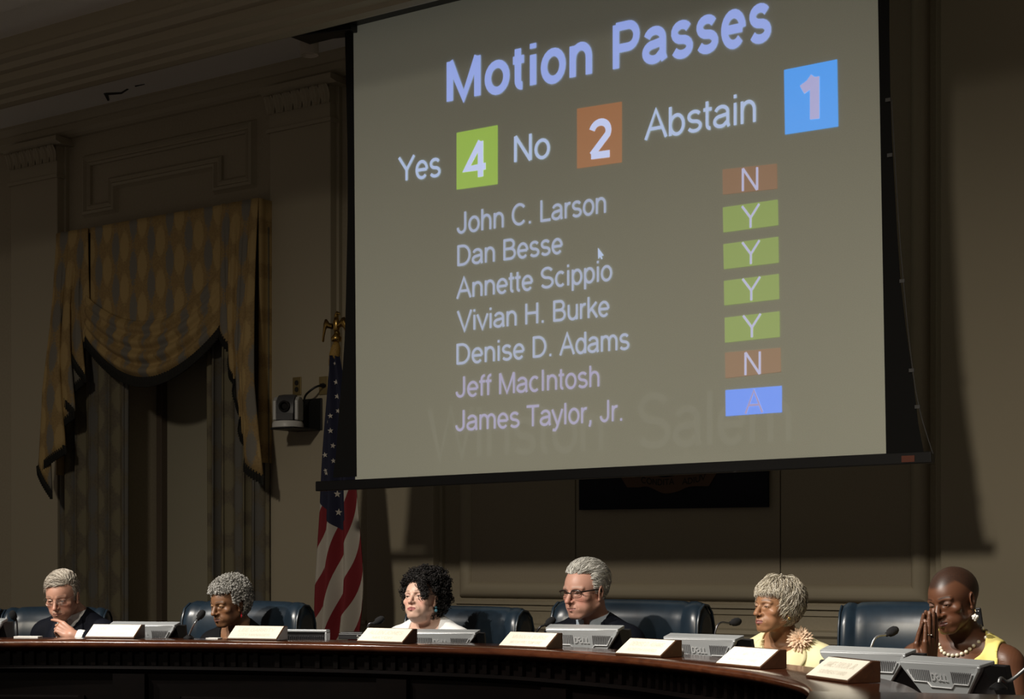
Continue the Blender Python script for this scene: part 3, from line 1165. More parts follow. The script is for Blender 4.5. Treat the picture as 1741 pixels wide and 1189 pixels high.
# the furled cloth
Lx = [(566, 606), (561, 640), (556, 690), (550, 760), (546, 830), (545, 865), (541, 930), (537, 1000), (536, 1060), (537, 1110)]
Rx = [(578, 606), (584, 640), (592, 690), (600, 760), (606, 830), (609, 870), (614, 930), (617, 985), (615, 1030), (607, 1110)]
NV, NU = 260, 130
Lp = smooth_path([fw(*p) for p in Lx], NV)
Rp = smooth_path([fw(*p) for p in Rx], NV)
Pg = []
for j in range(NV):
    t = j / (NV - 1)
    a, c = Lp[j], Rp[j]
    row = []
    for i in range(NU):
        u = i / (NU - 1)
        p = a.lerp(c, u)
        amp = 0.012 + 0.045 * t
        d = -0.05 * math.sin(math.pi * u) - amp * math.sin(2 * math.pi * (u * 2.6 + 0.25 * t)) * math.sin(math.pi * min(max(u, 0.0), 1.0)) ** 0.4
        row.append(Vector((p.x, p.y + d, p.z)))
    Pg.append(row)
b = MB()
b.v = [tuple(p) for r in Pg for p in r]
zz0 = fw(580, 862).z
fq = np.zeros((NV * NU, 3), np.float32)
for j in range(NV):
    for i in range(NU):
        u = i / (NU - 1)
        p = Pg[j][i]
        hem = zz0 + (0.045 - 0.19 * (1 - abs(u - 0.60) / 0.6))     # the blue canton ends in a hanging point
        cn = p.z - hem
        if u > 0.80:
            cn = min(cn, (p.z - (zz0 + 0.16 - (u - 0.8) * 0.2)))
        q = ((p.z - zz0) + (1.3 * (0.55 - u)) + 0.1 * math.sin(u * 9)) / 0.44
        fq[j * NU + i] = (q + 20.0, cn, 0)
for j in range(NV - 1):
    for i in range(NU - 1):
        b.f.append((j * NU + i, (j + 1) * NU + i, (j + 1) * NU + i + 1, j * NU + i + 1))
        b.m.append(0)
m_stripe = mat('flag_stripes', (0.5, 0.5, 0.5), 0.8)
_n = m_stripe.node_tree
_at = _n.nodes.new('ShaderNodeAttribute')
_at.attribute_name = 'Col'
_sx = _n.nodes.new('ShaderNodeSeparateXYZ')
_n.links.new(_at.outputs['Vector'], _sx.inputs[0])


def _mm(op, a, v):
    m_ = _n.nodes.new('ShaderNodeMath')
    m_.operation = op
    _n.links.new(a, m_.inputs[0])
    m_.inputs[1].default_value = v
    return m_.outputs[0]


def _mixn(fac, ca, cb_):
    m_ = _n.nodes.new('ShaderNodeMix')
    m_.data_type = 'RGBA'
    _n.links.new(fac, m_.inputs[0])
    for k_, c_ in ((6, ca), (7, cb_)):
        if isinstance(c_, tuple):
            m_.inputs[k_].default_value = (*c_, 1)
        else:
            _n.links.new(c_, m_.inputs[k_])
    return m_.outputs[2]


_rw = _mixn(_mm('GREATER_THAN', _mm('FRACT', _sx.outputs['X'], 0), 0.5), (0.20, 0.010, 0.016), (0.50, 0.46, 0.40))
_all = _mixn(_mm('GREATER_THAN', _sx.outputs['Y'], 0.0), _rw, (0.012, 0.014, 0.04))
_n.links.new(_all, _n.nodes['Principled BSDF'].inputs['Base Color'])


def star_on(px, py, r, rot):
    # nearest cloth point
    best = None
    g = fw(px, py)
    for j in range(0, NV, 2):
        for i in range(0, NU, 2):
            p = Pg[j][i]
            q = to_pixel(Vector((p.x + pt.x, p.y + FY, p.z)))
            d = (q[0] - px) ** 2 + (q[1] - py) ** 2
            if best is None or d < best[0]:
                best = (d, j, i)
    _, j, i = best
    j = min(max(j, 1), NV - 2)
    i = min(max(i, 1), NU - 2)
    p = Pg[j][i]
    du = (Pg[j][i + 1] - Pg[j][i - 1]).normalized()
    dv = (Pg[j - 1][i] - Pg[j + 1][i]).normalized()
    nrm = du.cross(dv).normalized()
    if nrm.y > 0:
        nrm = -nrm
    dv = du.cross(nrm).normalized()
    if dv.z < 0:
        dv = -dv
    pts = []
    for k in range(10):
        a = math.pi / 2 + k * math.pi / 5 + rot
        rr_ = r if k % 2 == 0 else r * 0.42
        pts.append(p + nrm * 0.006 + du * (rr_ * math.cos(a)) + dv * (rr_ * math.sin(a)))
    b.add(pts, [tuple(range(10))], 1)


def to_pixel(w):
    d = Vector(w) - CAM
    z = d.dot(FWD)
    return (870.5 + F * d.dot(RIGHT) / z, HORIZON - F * d.z / z)


for px, py, r, ro in ((569, 619, 0.012, 0.2), (572, 649, 0.018, 0.1), (573, 675, 0.018, -0.1), (562, 706, 0.018, 0.15), (575, 701, 0.016, -0.2), (557, 716, 0.014, 0.3), (562, 732, 0.019, 0.1),
                      (565, 759, 0.019, -0.15), (552, 776, 0.018, 0.2), (567, 786, 0.017, 0.1), (554, 806, 0.014, 0.0), (553, 798, 0.014, 0.3), (558, 845, 0.022, 0.1), (574, 841, 0.024, 0.0), (576, 870, 0.024, -0.05)):
    star_on(px, py, r, ro)
o = b.build('flag_cloth', [m_stripe, m_white], fl, smooth=True, recalc=False)
_ca = o.data.color_attributes.new('Col', 'FLOAT_COLOR', 'POINT')
_c4 = np.ones((len(o.data.vertices), 4), np.float32)
_c4[:NV * NU, :3] = fq
_ca.data.foreach_set('color', _c4.ravel())
# gold gathering and cord at the top
b = MB()
g0 = fw(571, 590)
b.tube([(0, 0, fw(571, 582).z), (0, -0.005, fw(571, 592).z), (-0.005, -0.01, fw(571, 604).z), (-0.012, -0.012, fw(571, 612).z)], [0.016, 0.03, 0.035, 0.03], 12)
b.tube([fw(566, 600, -0.03), fw(562, 612, -0.04), fw(561, 622, -0.04)], [0.01, 0.012, 0.008], 8)
b.build('gold_fringe', m_gold, fl, smooth=True)

# ================================================================== wall outlets and the room camera
m_plate = mat('brass_plate', (0.30, 0.23, 0.10), 0.4, metal=0.6)
m_dark = mat('socket_dark', (0.02, 0.018, 0.015), 0.5)
PB = WY - 0.096                 # face of the pilaster


def outlet(c, label, sockets):
    r = empty('wall_outlet', c)
    tag(r, label, 'outlet', 'brass outlet plates on the pilaster')
    b = MB()
    b.box(-0.038, 0.038, -0.006, 0, -0.06, 0.06)
    b.build('cover_plate', m_plate, r, bevel=0.003)
    b = MB()
    for z in sockets:
        b.lathe([(0, 0.0), (0.017, 0.0), (0.017, 0.003), (0, 0.003)], 16, (0, -0.0062, z), M=Matrix.Rotation(math.pi / 2, 3, 'X'))
    b.build('socket', m_dark, r)
    return r


o1 = on_y(505.5, 657, PB)
o2 = on_y(550.5, 656, PB)
outlet(o1, 'brass double outlet plate above the silver camera', (0.022, -0.022))
outlet(o2, 'brass outlet plate the black camera cable plugs into', (0.0,))

m_silver = mat('camera_silver', (0.50, 0.50, 0.49), 0.4, metal=0.3)
cb = on_y(524, 733, PB)
cam_r = empty('ptz_camera', (cb.x, PB, cb.z))
tag(cam_r, 'silver and black dome room camera on a black wall bracket beside the flag', 'camera')


def cl_(px, py, Y):
    p = on_y(px, py, Y)
    return Vector((p.x - cb.x, p.y - PB, p.z - cb.z))


b = MB()
q0, q1 = cl_(507, 733, PB), cl_(548.5, 677, PB)
b.box(q0.x, q1.x, -0.012, 0.0, 0.0, q1.z)
cc0 = cl_(489.5, 733, PB - 0.17)
b.box(cc0.x - 0.075, q1.x - 0.02, -0.26, -0.0, -0.004, 0.008)
b.build('wall_bracket', m_black, cam_r, bevel=0.004)
cc = cl_(489.5, 733, PB - 0.17)
ch = cl_(489.5, 671, PB - 0.17).z
b = MB()
b.lathe([(0, 0.008), (0.098, 0.008), (0.102, 0.012), (0.102, 0.034), (0.094, 0.05), (0.06, 0.056), (0, 0.056)], 32, (cc.x, cc.y, 0))
b.build('camera_base', mat('camera_white', (0.62, 0.61, 0.58), 0.4), cam_r, smooth=True, angle=40)
b = MB()
# yoke: two rounded side arms
M0 = Matrix.Translation((cc.x, cc.y, 0)) @ Matrix.Rotation(math.radians(22), 4, 'Z')
for s in (-1, 1):
    poly = [(s * 0.062, -0.05, 0.056), (s * 0.062, 0.055, 0.056), (s * 0.062, 0.055, ch * 0.80), (s * 0.062, 0.03, ch * 0.93), (s * 0.062, -0.02, ch * 0.93), (s * 0.062, -0.05, ch * 0.80)]
    b.prism([M0 @ Vector(p) for p in poly], M0.to_3x3() @ Vector((s * 0.026, 0, 0)))
b.build('yoke', m_silver, cam_r, bevel=0.008)
b = MB()
rows = []
for k in range(13):
    a = math.pi * k / 12
    rows.append([M0 @ Vector((x, -0.062 * math.cos(a) * w, 0.10 + (ch - 0.10) * math.sin(a) * w)) for x, w in ((-0.058, 0.97), (-0.03, 1), (0.03, 1), (0.058, 0.97))])
b.grid(rows)
b.add([r[0] for r in rows], [tuple(range(13))])
b.add([r[3] for r in rows], [tuple(range(12, -1, -1))])
b.box(-0.056, 0.056, -0.06, 0.055, 0.058, 0.10, M=M0)
hd = b.build('camera_head', mat('camera_grey', (0.06, 0.06, 0.065), 0.35), cam_r, smooth=True, angle=40)
b = MB()
ML = M0 @ Matrix.Translation((0, -0.055, 0.145)) @ Matrix.Rotation(math.pi / 2, 4, 'X')
b.lathe([(0.0, 0.008), (0.018, 0.008), (0.026, 0.022), (0.036, 0.022), (0.038, 0.016), (0.038, -0.01)], 28, ML.to_translation(), M=ML.to_3x3())
b.build('lens', mat('lens_black', (0.004, 0.004, 0.005), 0.12), hd, smooth=True, angle=40)
b = MB()
pa, pb = cl_(552, 656, PB - 0.008), cl_(517, 682, PB - 0.07)
b.tube(smooth_path([pa, cl_(540, 657, PB - 0.06), cl_(527, 665, PB - 0.09), cl_(518, 676, PB - 0.08), pb + Vector((0, 0, -0.06))], 20), 0.007, 8)
b.tube([pa + Vector((0, 0.006, 0)), pa + Vector((-0.01, -0.03, 0))], 0.012, 8)
b.build('power_cable', m_black, cam_r, smooth=True, angle=50)

# ================================================================== the dais desk
LZ = 1.0                        # top of the ledge
WZ = 0.79                       # work surface behind it
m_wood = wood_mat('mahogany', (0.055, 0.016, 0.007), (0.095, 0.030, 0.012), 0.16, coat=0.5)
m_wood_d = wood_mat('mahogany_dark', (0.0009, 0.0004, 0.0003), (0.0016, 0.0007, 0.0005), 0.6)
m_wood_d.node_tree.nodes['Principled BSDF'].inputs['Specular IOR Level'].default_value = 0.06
fpts = [(-2.9, 2.9), (-2.45, 3.55), (-1.98, 4.22), (-1.456, 4.715), (-0.742, 5.10), (-0.06, 5.347), (0.40, 5.425), (0.814, 5.427), (1.40, 5.262), (1.77, 5.065), (2.08, 4.86), (2.37, 4.62), (2.65, 4.29), (2.87, 3.85), (2.99, 3.4), (3.04, 2.9)]
fc = smooth_path([(x, y, 0) for x, y in fpts], 220)
fn = []
for i, p in enumerate(fc):
    t = (fc[min(i + 1, len(fc) - 1)] - fc[max(i - 1, 0)]).normalized()
    fn.append(Vector((-t.y, t.x, 0)))          # towards the seats


def off(i, d, z):
    p = fc[i] + fn[i] * d
    return Vector((p.x, p.y, z))


desk = empty('council_desk', (0, 5.4, 0))
tag(desk, 'long curved polished mahogany council desk with a raised ledge', 'desk')
DO = Vector((0, 5.4, 0))
NS = len(fc)
CUT = max(i for i in range(NS) if fc[i].x < 2.78)   # where the curve runs into the end wing
b = MB()
prof = [(0.05, LZ - 0.05), (0.014, LZ - 0.034), (0.003, LZ - 0.028), (0.0, LZ - 0.022), (0.0, LZ - 0.010), (0.004, LZ - 0.004), (0.012, LZ), (0.15, LZ), (0.285, LZ), (0.295, LZ - 0.006), (0.295, LZ - 0.05)]
b.grid([[off(i, d, z) - DO for d, z in prof] for i in range(CUT + 1)], close_v=True)
# end wing: broad flat top running off to the right
wing = [off(i, 0.0, LZ) for i in range(CUT, NS)]
we = [Vector((3.9, fc[-1].y, LZ)), Vector((3.9, 4.45, LZ)), off(CUT, 0.295, LZ)]
poly = [p - DO for p in wing + we]
b.prism(poly, (0, 0, -0.05))
b.build('desk_ledge', m_wood, desk, smooth=True, angle=35)
b = MB()
i0 = 0
b.grid([[off(i, d, z) - DO for d, z in ((0.27, WZ), (0.62, WZ), (0.62, WZ - 0.04), (0.27, WZ - 0.04))] for i in range(CUT + 1)], close_v=True)
b.prism([Vector((off(CUT, 0.27, 0).x, off(CUT, 0.27, 0).y, WZ)) - DO, Vector((3.9, 4.40, WZ)) - DO, Vector((3.9, 4.85, WZ)) - DO, off(CUT, 0.62, WZ) - DO], (0, 0, -0.04))
b.build('work_surface', m_wood, desk)
b = MB()
b.grid([[off(i, d, z) - DO for d, z in ((0.07, 0.0), (0.07, LZ - 0.05), (0.10, LZ - 0.05), (0.10, 0.0))] for i in range(NS)], close_v=True)
b.grid([[off(i, d, z) - DO for d, z in ((0.05, 0.86), (0.035, 0.872), (0.05, 0.885), (0.08, 0.885), (0.08, 0.86))] for i in range(NS)], close_v=True)
b.grid([[off(i, d, z) - DO for d, z in ((0.055, 0.0), (0.055, 0.12), (0.065, 0.14), (0.08, 0.14), (0.08, 0.0))] for i in range(NS)], close_v=True)
b.grid([[off(i, d, z) - DO for d, z in ((0.262, WZ - 0.04), (0.262, LZ - 0.05), (0.285, LZ - 0.05), (0.285, WZ - 0.04))] for i in range(CUT + 1)], close_v=True)
e_ = off(NS - 1, 0.07, 0) - DO
b.box(e_.x, 3.85, e_.y + 0.02, e_.y + 0.05, 0, LZ - 0.05)
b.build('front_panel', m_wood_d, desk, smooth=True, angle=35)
# vertical ribs of the frieze under the ledge
b = MB()
acc = 0.0
for i in range(1, NS):
    acc += (fc[i] - fc[i - 1]).length
    if acc >= 0.052:
        acc = 0.0
        t = (fc[i] - fc[i - 1]).normalized()
        n = fn[i]
        c = fc[i] + n * 0.07 - DO
        r = []
        for z in (0.887, 0.948):
            r.append([c - t * 0.013 + Vector((0, 0, z)), c - t * 0.011 - n * 0.02 + Vector((0, 0, z)), c + t * 0.011 - n * 0.02 + Vector((0, 0, z)), c + t * 0.013 + Vector((0, 0, z))])
        b.grid(r, close_v=True)
        b.add(r[1], [(0, 1, 2, 3)])
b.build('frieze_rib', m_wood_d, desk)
# framed panels and posts of the front
b = MB()
acc = 0.0
marks = [i for i in range(0, NS, 27)]
for a, c in zip(marks[:-1], marks[1:]):
    for z0, z1 in ((0.24, 0.27), (0.72, 0.75)):
        b.grid([[off(i, d, z) - DO for d, z in ((0.07, z0), (0.055, z0 + 0.008), (0.055, z1 - 0.008), (0.07, z1))] for i in range(a + 4, c - 3)])
    for i in (a + 4, c - 4):
        t = (fc[i + 1] - fc[i]).normalized() * 0.014
        p = off(i, 0.068, 0) - DO
        b.prism([p - t + Vector((0, 0, 0.24)), p + t + Vector((0, 0, 0.24)), p + t + Vector((0, 0, 0.75)), p - t + Vector((0, 0, 0.75))], -fn[i] * 0.014)
    i = a
    t = (fc[i + 1] - fc[i]).normalized() * 0.075
    p = off(i, 0.07, 0) - DO
    b.prism([p - t, p + t, p + t + Vector((0, 0, 0.85)), p - t + Vector((0, 0, 0.85))], -fn[i] * 0.035)
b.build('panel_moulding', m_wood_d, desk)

# ================================================================== things on the desk
def cam_rot(a):
    """z-rotation for a thing whose width axis (+x) is turned by a degrees: its right end comes towards the camera"""
    return YAW - math.radians(a)


m_block = wood_mat('walnut_block', (0.055, 0.021, 0.009), (0.09, 0.036, 0.016), 0.35)
m_cream = mat('cream_plate', (0.86, 0.82, 0.70), 0.5)
m_engr = mat('engraved_line', (0.70, 0.66, 0.55), 0.6)


def nameplate(px, py, a, l1, l2, label):
    p = on_z(px, py, LZ)
    r = empty('nameplate', (p.x, p.y, LZ + 0.0005), cam_rot(a))
    tag(r, label, 'nameplate', 'wooden nameplates along the ledge of the desk')
    w, h, d, top = 0.125, 0.062, 0.078, 0.028
    b = MB()
    b.prism([(-w, 0, 0), (-w, -0.002, 0.006), (-w, d, h), (-w, d + top, h), (-w, d + top, 0)], (2 * w, 0, 0))
    b.build('block', m_block, r, bevel=0.002)
    nrm = Vector((0, -(h - 0.006), d + 0.002)).normalized()
    e = Vector((0, d + 0.002, h - 0.006))
    L = e.length
    e.normalize()
    o = Vector((0, -0.002, 0.006))
    b = MB()
    b.prism([o + e * (L * 0.035) + Vector((-w + 0.004, 0, 0)) + nrm * 0.0003, o + e * (L * 0.035) + Vector((w - 0.004, 0, 0)) + nrm * 0.0003,
             o + e * (L * 0.965) + Vector((w - 0.004, 0, 0)) + nrm * 0.0003, o + e * (L * 0.965) + Vector((-w + 0.004, 0, 0)) + nrm * 0.0003], nrm * 0.002)
    fp = b.build('face_plate', m_cream, r)
    b = MB()

    def line(s, hw, v, hh):
        text_mesh(b, s, lambda u, q: o + nrm * 0.0027 + e * (L * (v + hh * q)) + Vector((-hw + 2 * hw * u, 0, 0)), 0.14, lift=nrm * 0.0001)
    line(l1, 0.09, 0.52, 0.25)
    line(l2, 0.055 if len(l2) < 9 else 0.08, 0.2, 0.17)
    b.build('engraved_lettering', m_engr, fp, recalc=False)
    return r


nameplate(186, 1086.5, 15, 'ANNETTE SCIPPIO', 'EAST WARD', 'cream-faced wooden nameplate by the hand of the man in thin glasses')
nameplate(428, 1089.5, 19, 'LEE GARRITY', 'CITY MANAGER', 'cream-faced wooden nameplate below the woman with cropped grey hair')
nameplate(645, 1094.5, 33, 'ALLEN JOINES', 'MAYOR', 'cream-faced wooden nameplate below the woman with black curls')
nameplate(888, 1103, 39, 'VIVIAN H. BURKE', 'MAYOR PRO TEMPORE', 'cream-faced wooden nameplate left of the monitor of the man in dark glasses')
nameplate(1084, 1117, 52, 'DENISE D. ADAMS', 'NORTH WARD', 'cream-faced wooden nameplate before the sleeve of the man in dark glasses')
nameplate(1254, 1135.5, 62, 'JEFF MACINTOSH', 'NORTHWEST WARD', 'cream-faced wooden nameplate before the woman in the pale yellow jacket')
nameplate(1405, 1158, 72, 'JAMES TAYLOR, JR.', 'SOUTHEAST WARD', 'cream-faced wooden nameplate nearest the right end of the desk')

# ---- monitors seen from behind
m_msil = mat('monitor_silver', (0.40, 0.42, 0.43), 0.38, metal=0.25)
m_mblk = mat('monitor_black', (0.012, 0.012, 0.014), 0.4)
m_slot = mat('vent_dark', (0.10, 0.10, 0.105), 0.6)
m_logo = mat('logo_light', (0.55, 0.56, 0.57), 0.35, metal=0.2)
m_glass = mat('screen_glass', (0.02, 0.02, 0.025), 0.15)


def monitor_proto():
    """origin at the foot; +x to its right seen from the audience, back of the monitor faces -y"""
    r = empty('computer_monitor', (0, 0, 0))
    W2, B, T = 0.19, 0.0, 0.33            # half width, bottom and top of the panel, leaning with its top towards the hall
    tilt = Matrix.Translation((0, 0.06, 0.015)) @ Matrix.Rotation(math.radians(12), 4, 'X')
    b = MB()
    b.box(-W2, W2, 0.03, 0.055, B, T - 0.028, M=tilt)
    # tapered black housing between the bezel and the shell
    A = [tilt @ Vector(p) for p in ((-W2, 0.03, B), (W2, 0.03, B), (W2, 0.03, T - 0.028), (-W2, 0.03, T - 0.028))]
    ZN, HN = 0.195, 0.100                 # where the shell has narrowed to its neck
    K = [tilt @ Vector(p) for p in ((-HN, -0.045, ZN - 0.02), (HN, -0.045, ZN - 0.02), (W2 - 0.014, -0.045, T - 0.004), (-W2 + 0.014, -0.045, T - 0.004))]
    b.add(A + K, [(0, 1, 5, 4), (1, 2, 6, 5), (2, 3, 7, 6), (3, 0, 4, 7), (4, 5, 6, 7)])
    bez = b.build('housing', m_mblk, r, bevel=0.003)
    b = MB()
    b.box(-0.172, 0.172, 0.0552, 0.057, B + 0.02, T - 0.045, M=tilt)
    b.build('display', m_glass, r)
    # silver back shell: wide at the top, narrowing downwards, rounded top rail
    b = MB()
    rows = []
    for y, grow in ((-0.040, -0.004), (-0.060, 0.0), (-0.064, -0.006)):
        rows.append([tilt @ Vector(p) for p in ((-HN + 0.012 - grow, y, ZN - 0.12), (HN - 0.012 + grow, y, ZN - 0.12), (HN + grow, y, ZN), (W2 - 0.014 + grow, y, T - 0.028), (W2 - 0.008 + grow, y, T - 0.012), (W2 - 0.016 + grow, y + 0.004, T + grow), (-W2 + 0.016 - grow, y + 0.004, T + grow), (-W2 + 0.008 - grow, y, T - 0.012), (-W2 + 0.014 - grow, y, T - 0.028), (-HN - grow, y, ZN))])
    b.grid(rows, close_v=True)
    b.add(rows[2], [tuple(range(10))])
    b.prism([tilt @ Vector(p) for p in ((-W2 + 0.004, 0.0, T + 0.003), (W2 - 0.004, 0.0, T + 0.003), (W2 - 0.01, -0.060, T - 0.001), (-W2 + 0.01, -0.060, T - 0.001))], tilt.to_3x3() @ Vector((0, -0.001, -0.014)))
    sh = b.build('back_shell', m_msil, r, bevel=0.003)
    # vent slots above a stepped line
    b = MB()
    yb = -0.0645
    zt = T - 0.034
    zb = T - 0.078
    zs = T - 0.100

    def halfw(z):
        return HN + (W2 - 0.014 - HN) * (z - ZN) / (T - 0.028 - ZN)
    x = -0.150
    while x < 0.151:
        if abs(x) > 0.046:
            lim = halfw(zb) - 0.022
            z0 = zb if abs(x) < lim else zb + (abs(x) - lim) * 1.6
            if z0 < zt - 0.01:
                b.box(x - 0.0021, x + 0.0021, yb, yb + 0.001, z0, zt, M=tilt)
        x += 0.0085
    b.build('vent_slots', m_slot, sh)
    b = MB()
    hw = halfw(zb) - 0.018

    def bar(x0, z0, x1, z1, w=0.0028):
        b.tube([tilt @ Vector((x0, yb - 0.0005, z0)), tilt @ Vector((x1, yb - 0.0005, z1))], w, 6)
    bar(-hw - 0.024, zt - 0.005, -hw, zb - 0.004)
    bar(hw + 0.024, zt - 0.005, hw, zb - 0.004)
    bar(-hw, zb - 0.004, -0.06, zb - 0.004)
    bar(hw, zb - 0.004, 0.06, zb - 0.004)
    bar(-0.06, zb - 0.004, -0.046, zs)
    bar(0.06, zb - 0.004, 0.046, zs)
    bar(-0.046, zs, 0.046, zs)
    b.build('trim_line', m_logo, sh)
    b = MB()

    def ch(s, x0, w, slant=0.0, w_=0.2):
        def pl(u, v):
            x = (u - 0.5) * w
            z = (v - 0.5) * 0.029
            ca, sa = math.cos(slant), math.sin(slant)
            return tilt @ Vector((x0 + x * ca - z * sa, yb - 0.0016, (zt + zb) / 2 - 0.002 + x * sa + z * ca))
        text_mesh(b, s, pl, w_)
    ch('D', -0.029, 0.021)
    ch('E', -0.009, 0.019, math.radians(38))
    ch('L', 0.011, 0.016)
    ch('L', 0.028, 0.016)
    b.build('lettering', m_logo, sh, recalc=False)
    b = MB()
    b.lathe([(0.0, 0.0), (0.095, 0.0), (0.095, 0.008), (0.03, 0.016), (0.03, 0.12), (0.0, 0.12)], 24, (0, 0.08, 0))
    b.build('stand', m_mblk, r)
    return r


mon = monitor_proto()


def place_monitor(first, px_l, px_r, py_top, Z, a, label, tilt=0.0, dz=0.0):
    o = mon if first else copy_tree(mon)
    p = at((px_l + px_r) / 2, py_top, Z)
    o.location = (p.x, p.y, WZ + 0.001)
    k = (p.z - WZ) / 0.345
    o.scale = (0.92, 1, k)
    o.rotation_euler = (0, 0, cam_rot(a))
    tag(o, label, 'monitor', 'silver-backed monitors on the council desk')
    return o


place_monitor(True, 186, 316, 1056, 7.78, 12, 'silver-backed monitor between the man in thin glasses and the woman with cropped grey hair')
place_monitor(False, -111, 22, 1050, 7.78, 6, 'silver-backed monitor cut off by the left edge of the view')
place_monitor(False, 690, 823, 1069, 7.40, 17, 'silver-backed monitor in front of the woman with black curls')
place_monitor(False, 935, 1064, 1061, 6.90, 27, 'silver-backed monitor in front of the man in dark glasses')
place_monitor(False, 1145, 1263, 1077, 6.36, 41, 'silver-backed monitor between the man in dark glasses and the woman in pale yellow')
place_monitor(False, 1423, 1545, 1099, 5.45, 46, 'silver-backed monitor before the empty part of the rightmost chair')
place_monitor(False, 1576, 1669, 1117, 4.98, 60, 'silver-backed monitor in front of the woman in the yellow dress, at the right')

# monitor lying low with only its rim above the ledge, and a small black box
p = at(505, 1071, 7.62)
r = empty('tilted_monitor', (p.x, p.y, WZ + 0.001), cam_rot(14))
tag(r, 'low tilted monitor with a thin silver rim beside the second nameplate', 'monitor')
zt = p.z - WZ
b = MB()
b.box(-0.14, 0.14, 0.0, 0.03, 0.02, zt - 0.012)
b.box(-0.05, 0.05, -0.02, 0.10, 0.0, 0.022)
for i in range(26):
    b.box(-0.125 + i * 0.01, -0.121 + i * 0.01, -0.003, 0.0, zt - 0.075, zt - 0.03)
b.build('housing', m_mblk, r, bevel=0.003)
b = MB()
b.box(-0.15, 0.15, -0.012, 0.034, zt - 0.012, zt)
b.box(0.14, 0.15, -0.012, 0.034, 0.03, zt - 0.012)
b.box(-0.15, -0.14, -0.012, 0.034, 0.03, zt - 0.012)
b.build('silver_rim', m_msil, r, bevel=0.003)

p = on_z(596, 1089.5, LZ)
r = empty('control_box', (p.x, p.y, LZ + 0.0005), cam_rot(20))
tag(r, 'small flat black box with silver studs at the left of the third nameplate', 'box')
b = MB()
b.box(-0.06, 0.06, 0, 0.09, 0.004, 0.030)
b.box(-0.055, 0.055, 0.006, 0.084, 0.030, 0.036)
b.build('case', m_black, r, bevel=0.003)
b = MB()
for x, z in ((0.035, 0.02), (0.044, 0.014), (0.037, 0.008)):
    b.ball((x, -0.001, z), 0.004, 8, 6)
b.build('stud', m_silver, r)

# ---- gooseneck microphones
m_wind = mat('windscreen_foam', (0.006, 0.006, 0.007), 0.95, bump=0.6, nscale=300)
m_goose = mat('gooseneck_metal', (0.10, 0.10, 0.11), 0.35, metal=0.9)
m_goose_l = mat('gooseneck_steel', (0.36, 0.37, 0.38), 0.35, metal=0.8)


def mic(base, mid, tip, label, m=None, bz=0.0, k=1.0):
    r = empty('gooseneck_microphone', (base.x, base.y, base.z + 0.0005))
    tag(r, label, 'microphone', 'gooseneck microphones of the council desk')
    m_ = mid - base
    t_ = tip - base
    b = MB()
    b.lathe([(0, 0), (0.024, 0), (0.024, 0.006), (0.012, 0.016), (0.006, 0.02), (0, 0.02)], 18)
    b.build('base', m_black, r, smooth=True, angle=40)
    b = MB()
    d = (t_ - m_).normalized()
    pth = smooth_path([Vector((0, 0, 0.012)), Vector((m_.x * 0.25, m_.y * 0.25, max(0.03, m_.z * 0.4))), m_, t_ - d * 0.02], 22)
    b.tube(pth, 0.0042 * k, 8)
    b.build('gooseneck', m or m_goose, r, smooth=True, angle=50)
    b = MB()
    q = d.to_track_quat('Z', 'Y').to_matrix()
    pr = [(0.0, -0.026), (0.008, -0.026), (0.009, -0.016), (0.0145, -0.012), (0.017, 0.002), (0.016, 0.016), (0.010, 0.026), (0.0, 0.029)]
    b.lathe([(a * k, z * k) for a, z in pr], 18, t_, M=q)
    b.build('windscreen', m_wind, r, smooth=True)
    return r


mic(Vector((*at(30, 1090, 8.0).xy, WZ)), at(29, 1062, 8.0), at(23, 1048, 8.0), 'gooseneck microphone whose tip shows above the monitor at the left edge')
mic(on_z(321, 1087.0, LZ), at(330, 1062, 7.40), at(341, 1047, 7.42), 'gooseneck microphone rising in front of the woman with cropped grey hair', m_goose_l)
mic(Vector((*at(620, 1090, 7.5).xy, WZ)), at(625, 1067, 7.48), at(644, 1056, 7.48), 'gooseneck microphone behind the nameplate of the woman with black curls')
mic(Vector((*at(878, 1090, 7.16).xy, WZ)), at(913, 1074, 6.95), at(935, 1058, 6.98), 'gooseneck microphone left of the man in dark glasses')
mic(Vector((*at(1203, 1090, 6.72).xy, WZ)), at(1219, 1066, 6.72), at(1250, 1058.5, 6.76), 'gooseneck microphone left of the woman in the pale yellow jacket')
mic(Vector((*at(1462, 1110, 5.85).xy, WZ)), at(1484, 1092, 5.85), at(1516, 1075, 5.88), 'gooseneck microphone in front of the rightmost chair', m_goose_l)
b0 = on_z(1697, 1173.2, LZ)
mic(b0, at(1716, 1159, 4.5), at(1762, 1122, 4.5), 'gooseneck microphone leaning out at the right edge of the view', m_goose_l, k=1.2)

# ---- papers, cup and small things on the ledge
m_paper = mat('paper', (0.85, 0.84, 0.80), 0.7)


def sheet(px, py, w, d, a, label, h=0.0022, name='paper_sheet'):
    p = on_z(px, py, LZ)
    r = MB()
    r.box(-w / 2, w / 2, -d / 2, d / 2, 0.0, h)
    o = r.build(name, m_paper)
    o.location = (p.x, p.y, LZ + 0.0005)
    o.rotation_euler = (0, 0, cam_rot(a))
    tag(o, label, 'paper', 'papers lying on the ledge')
    return o


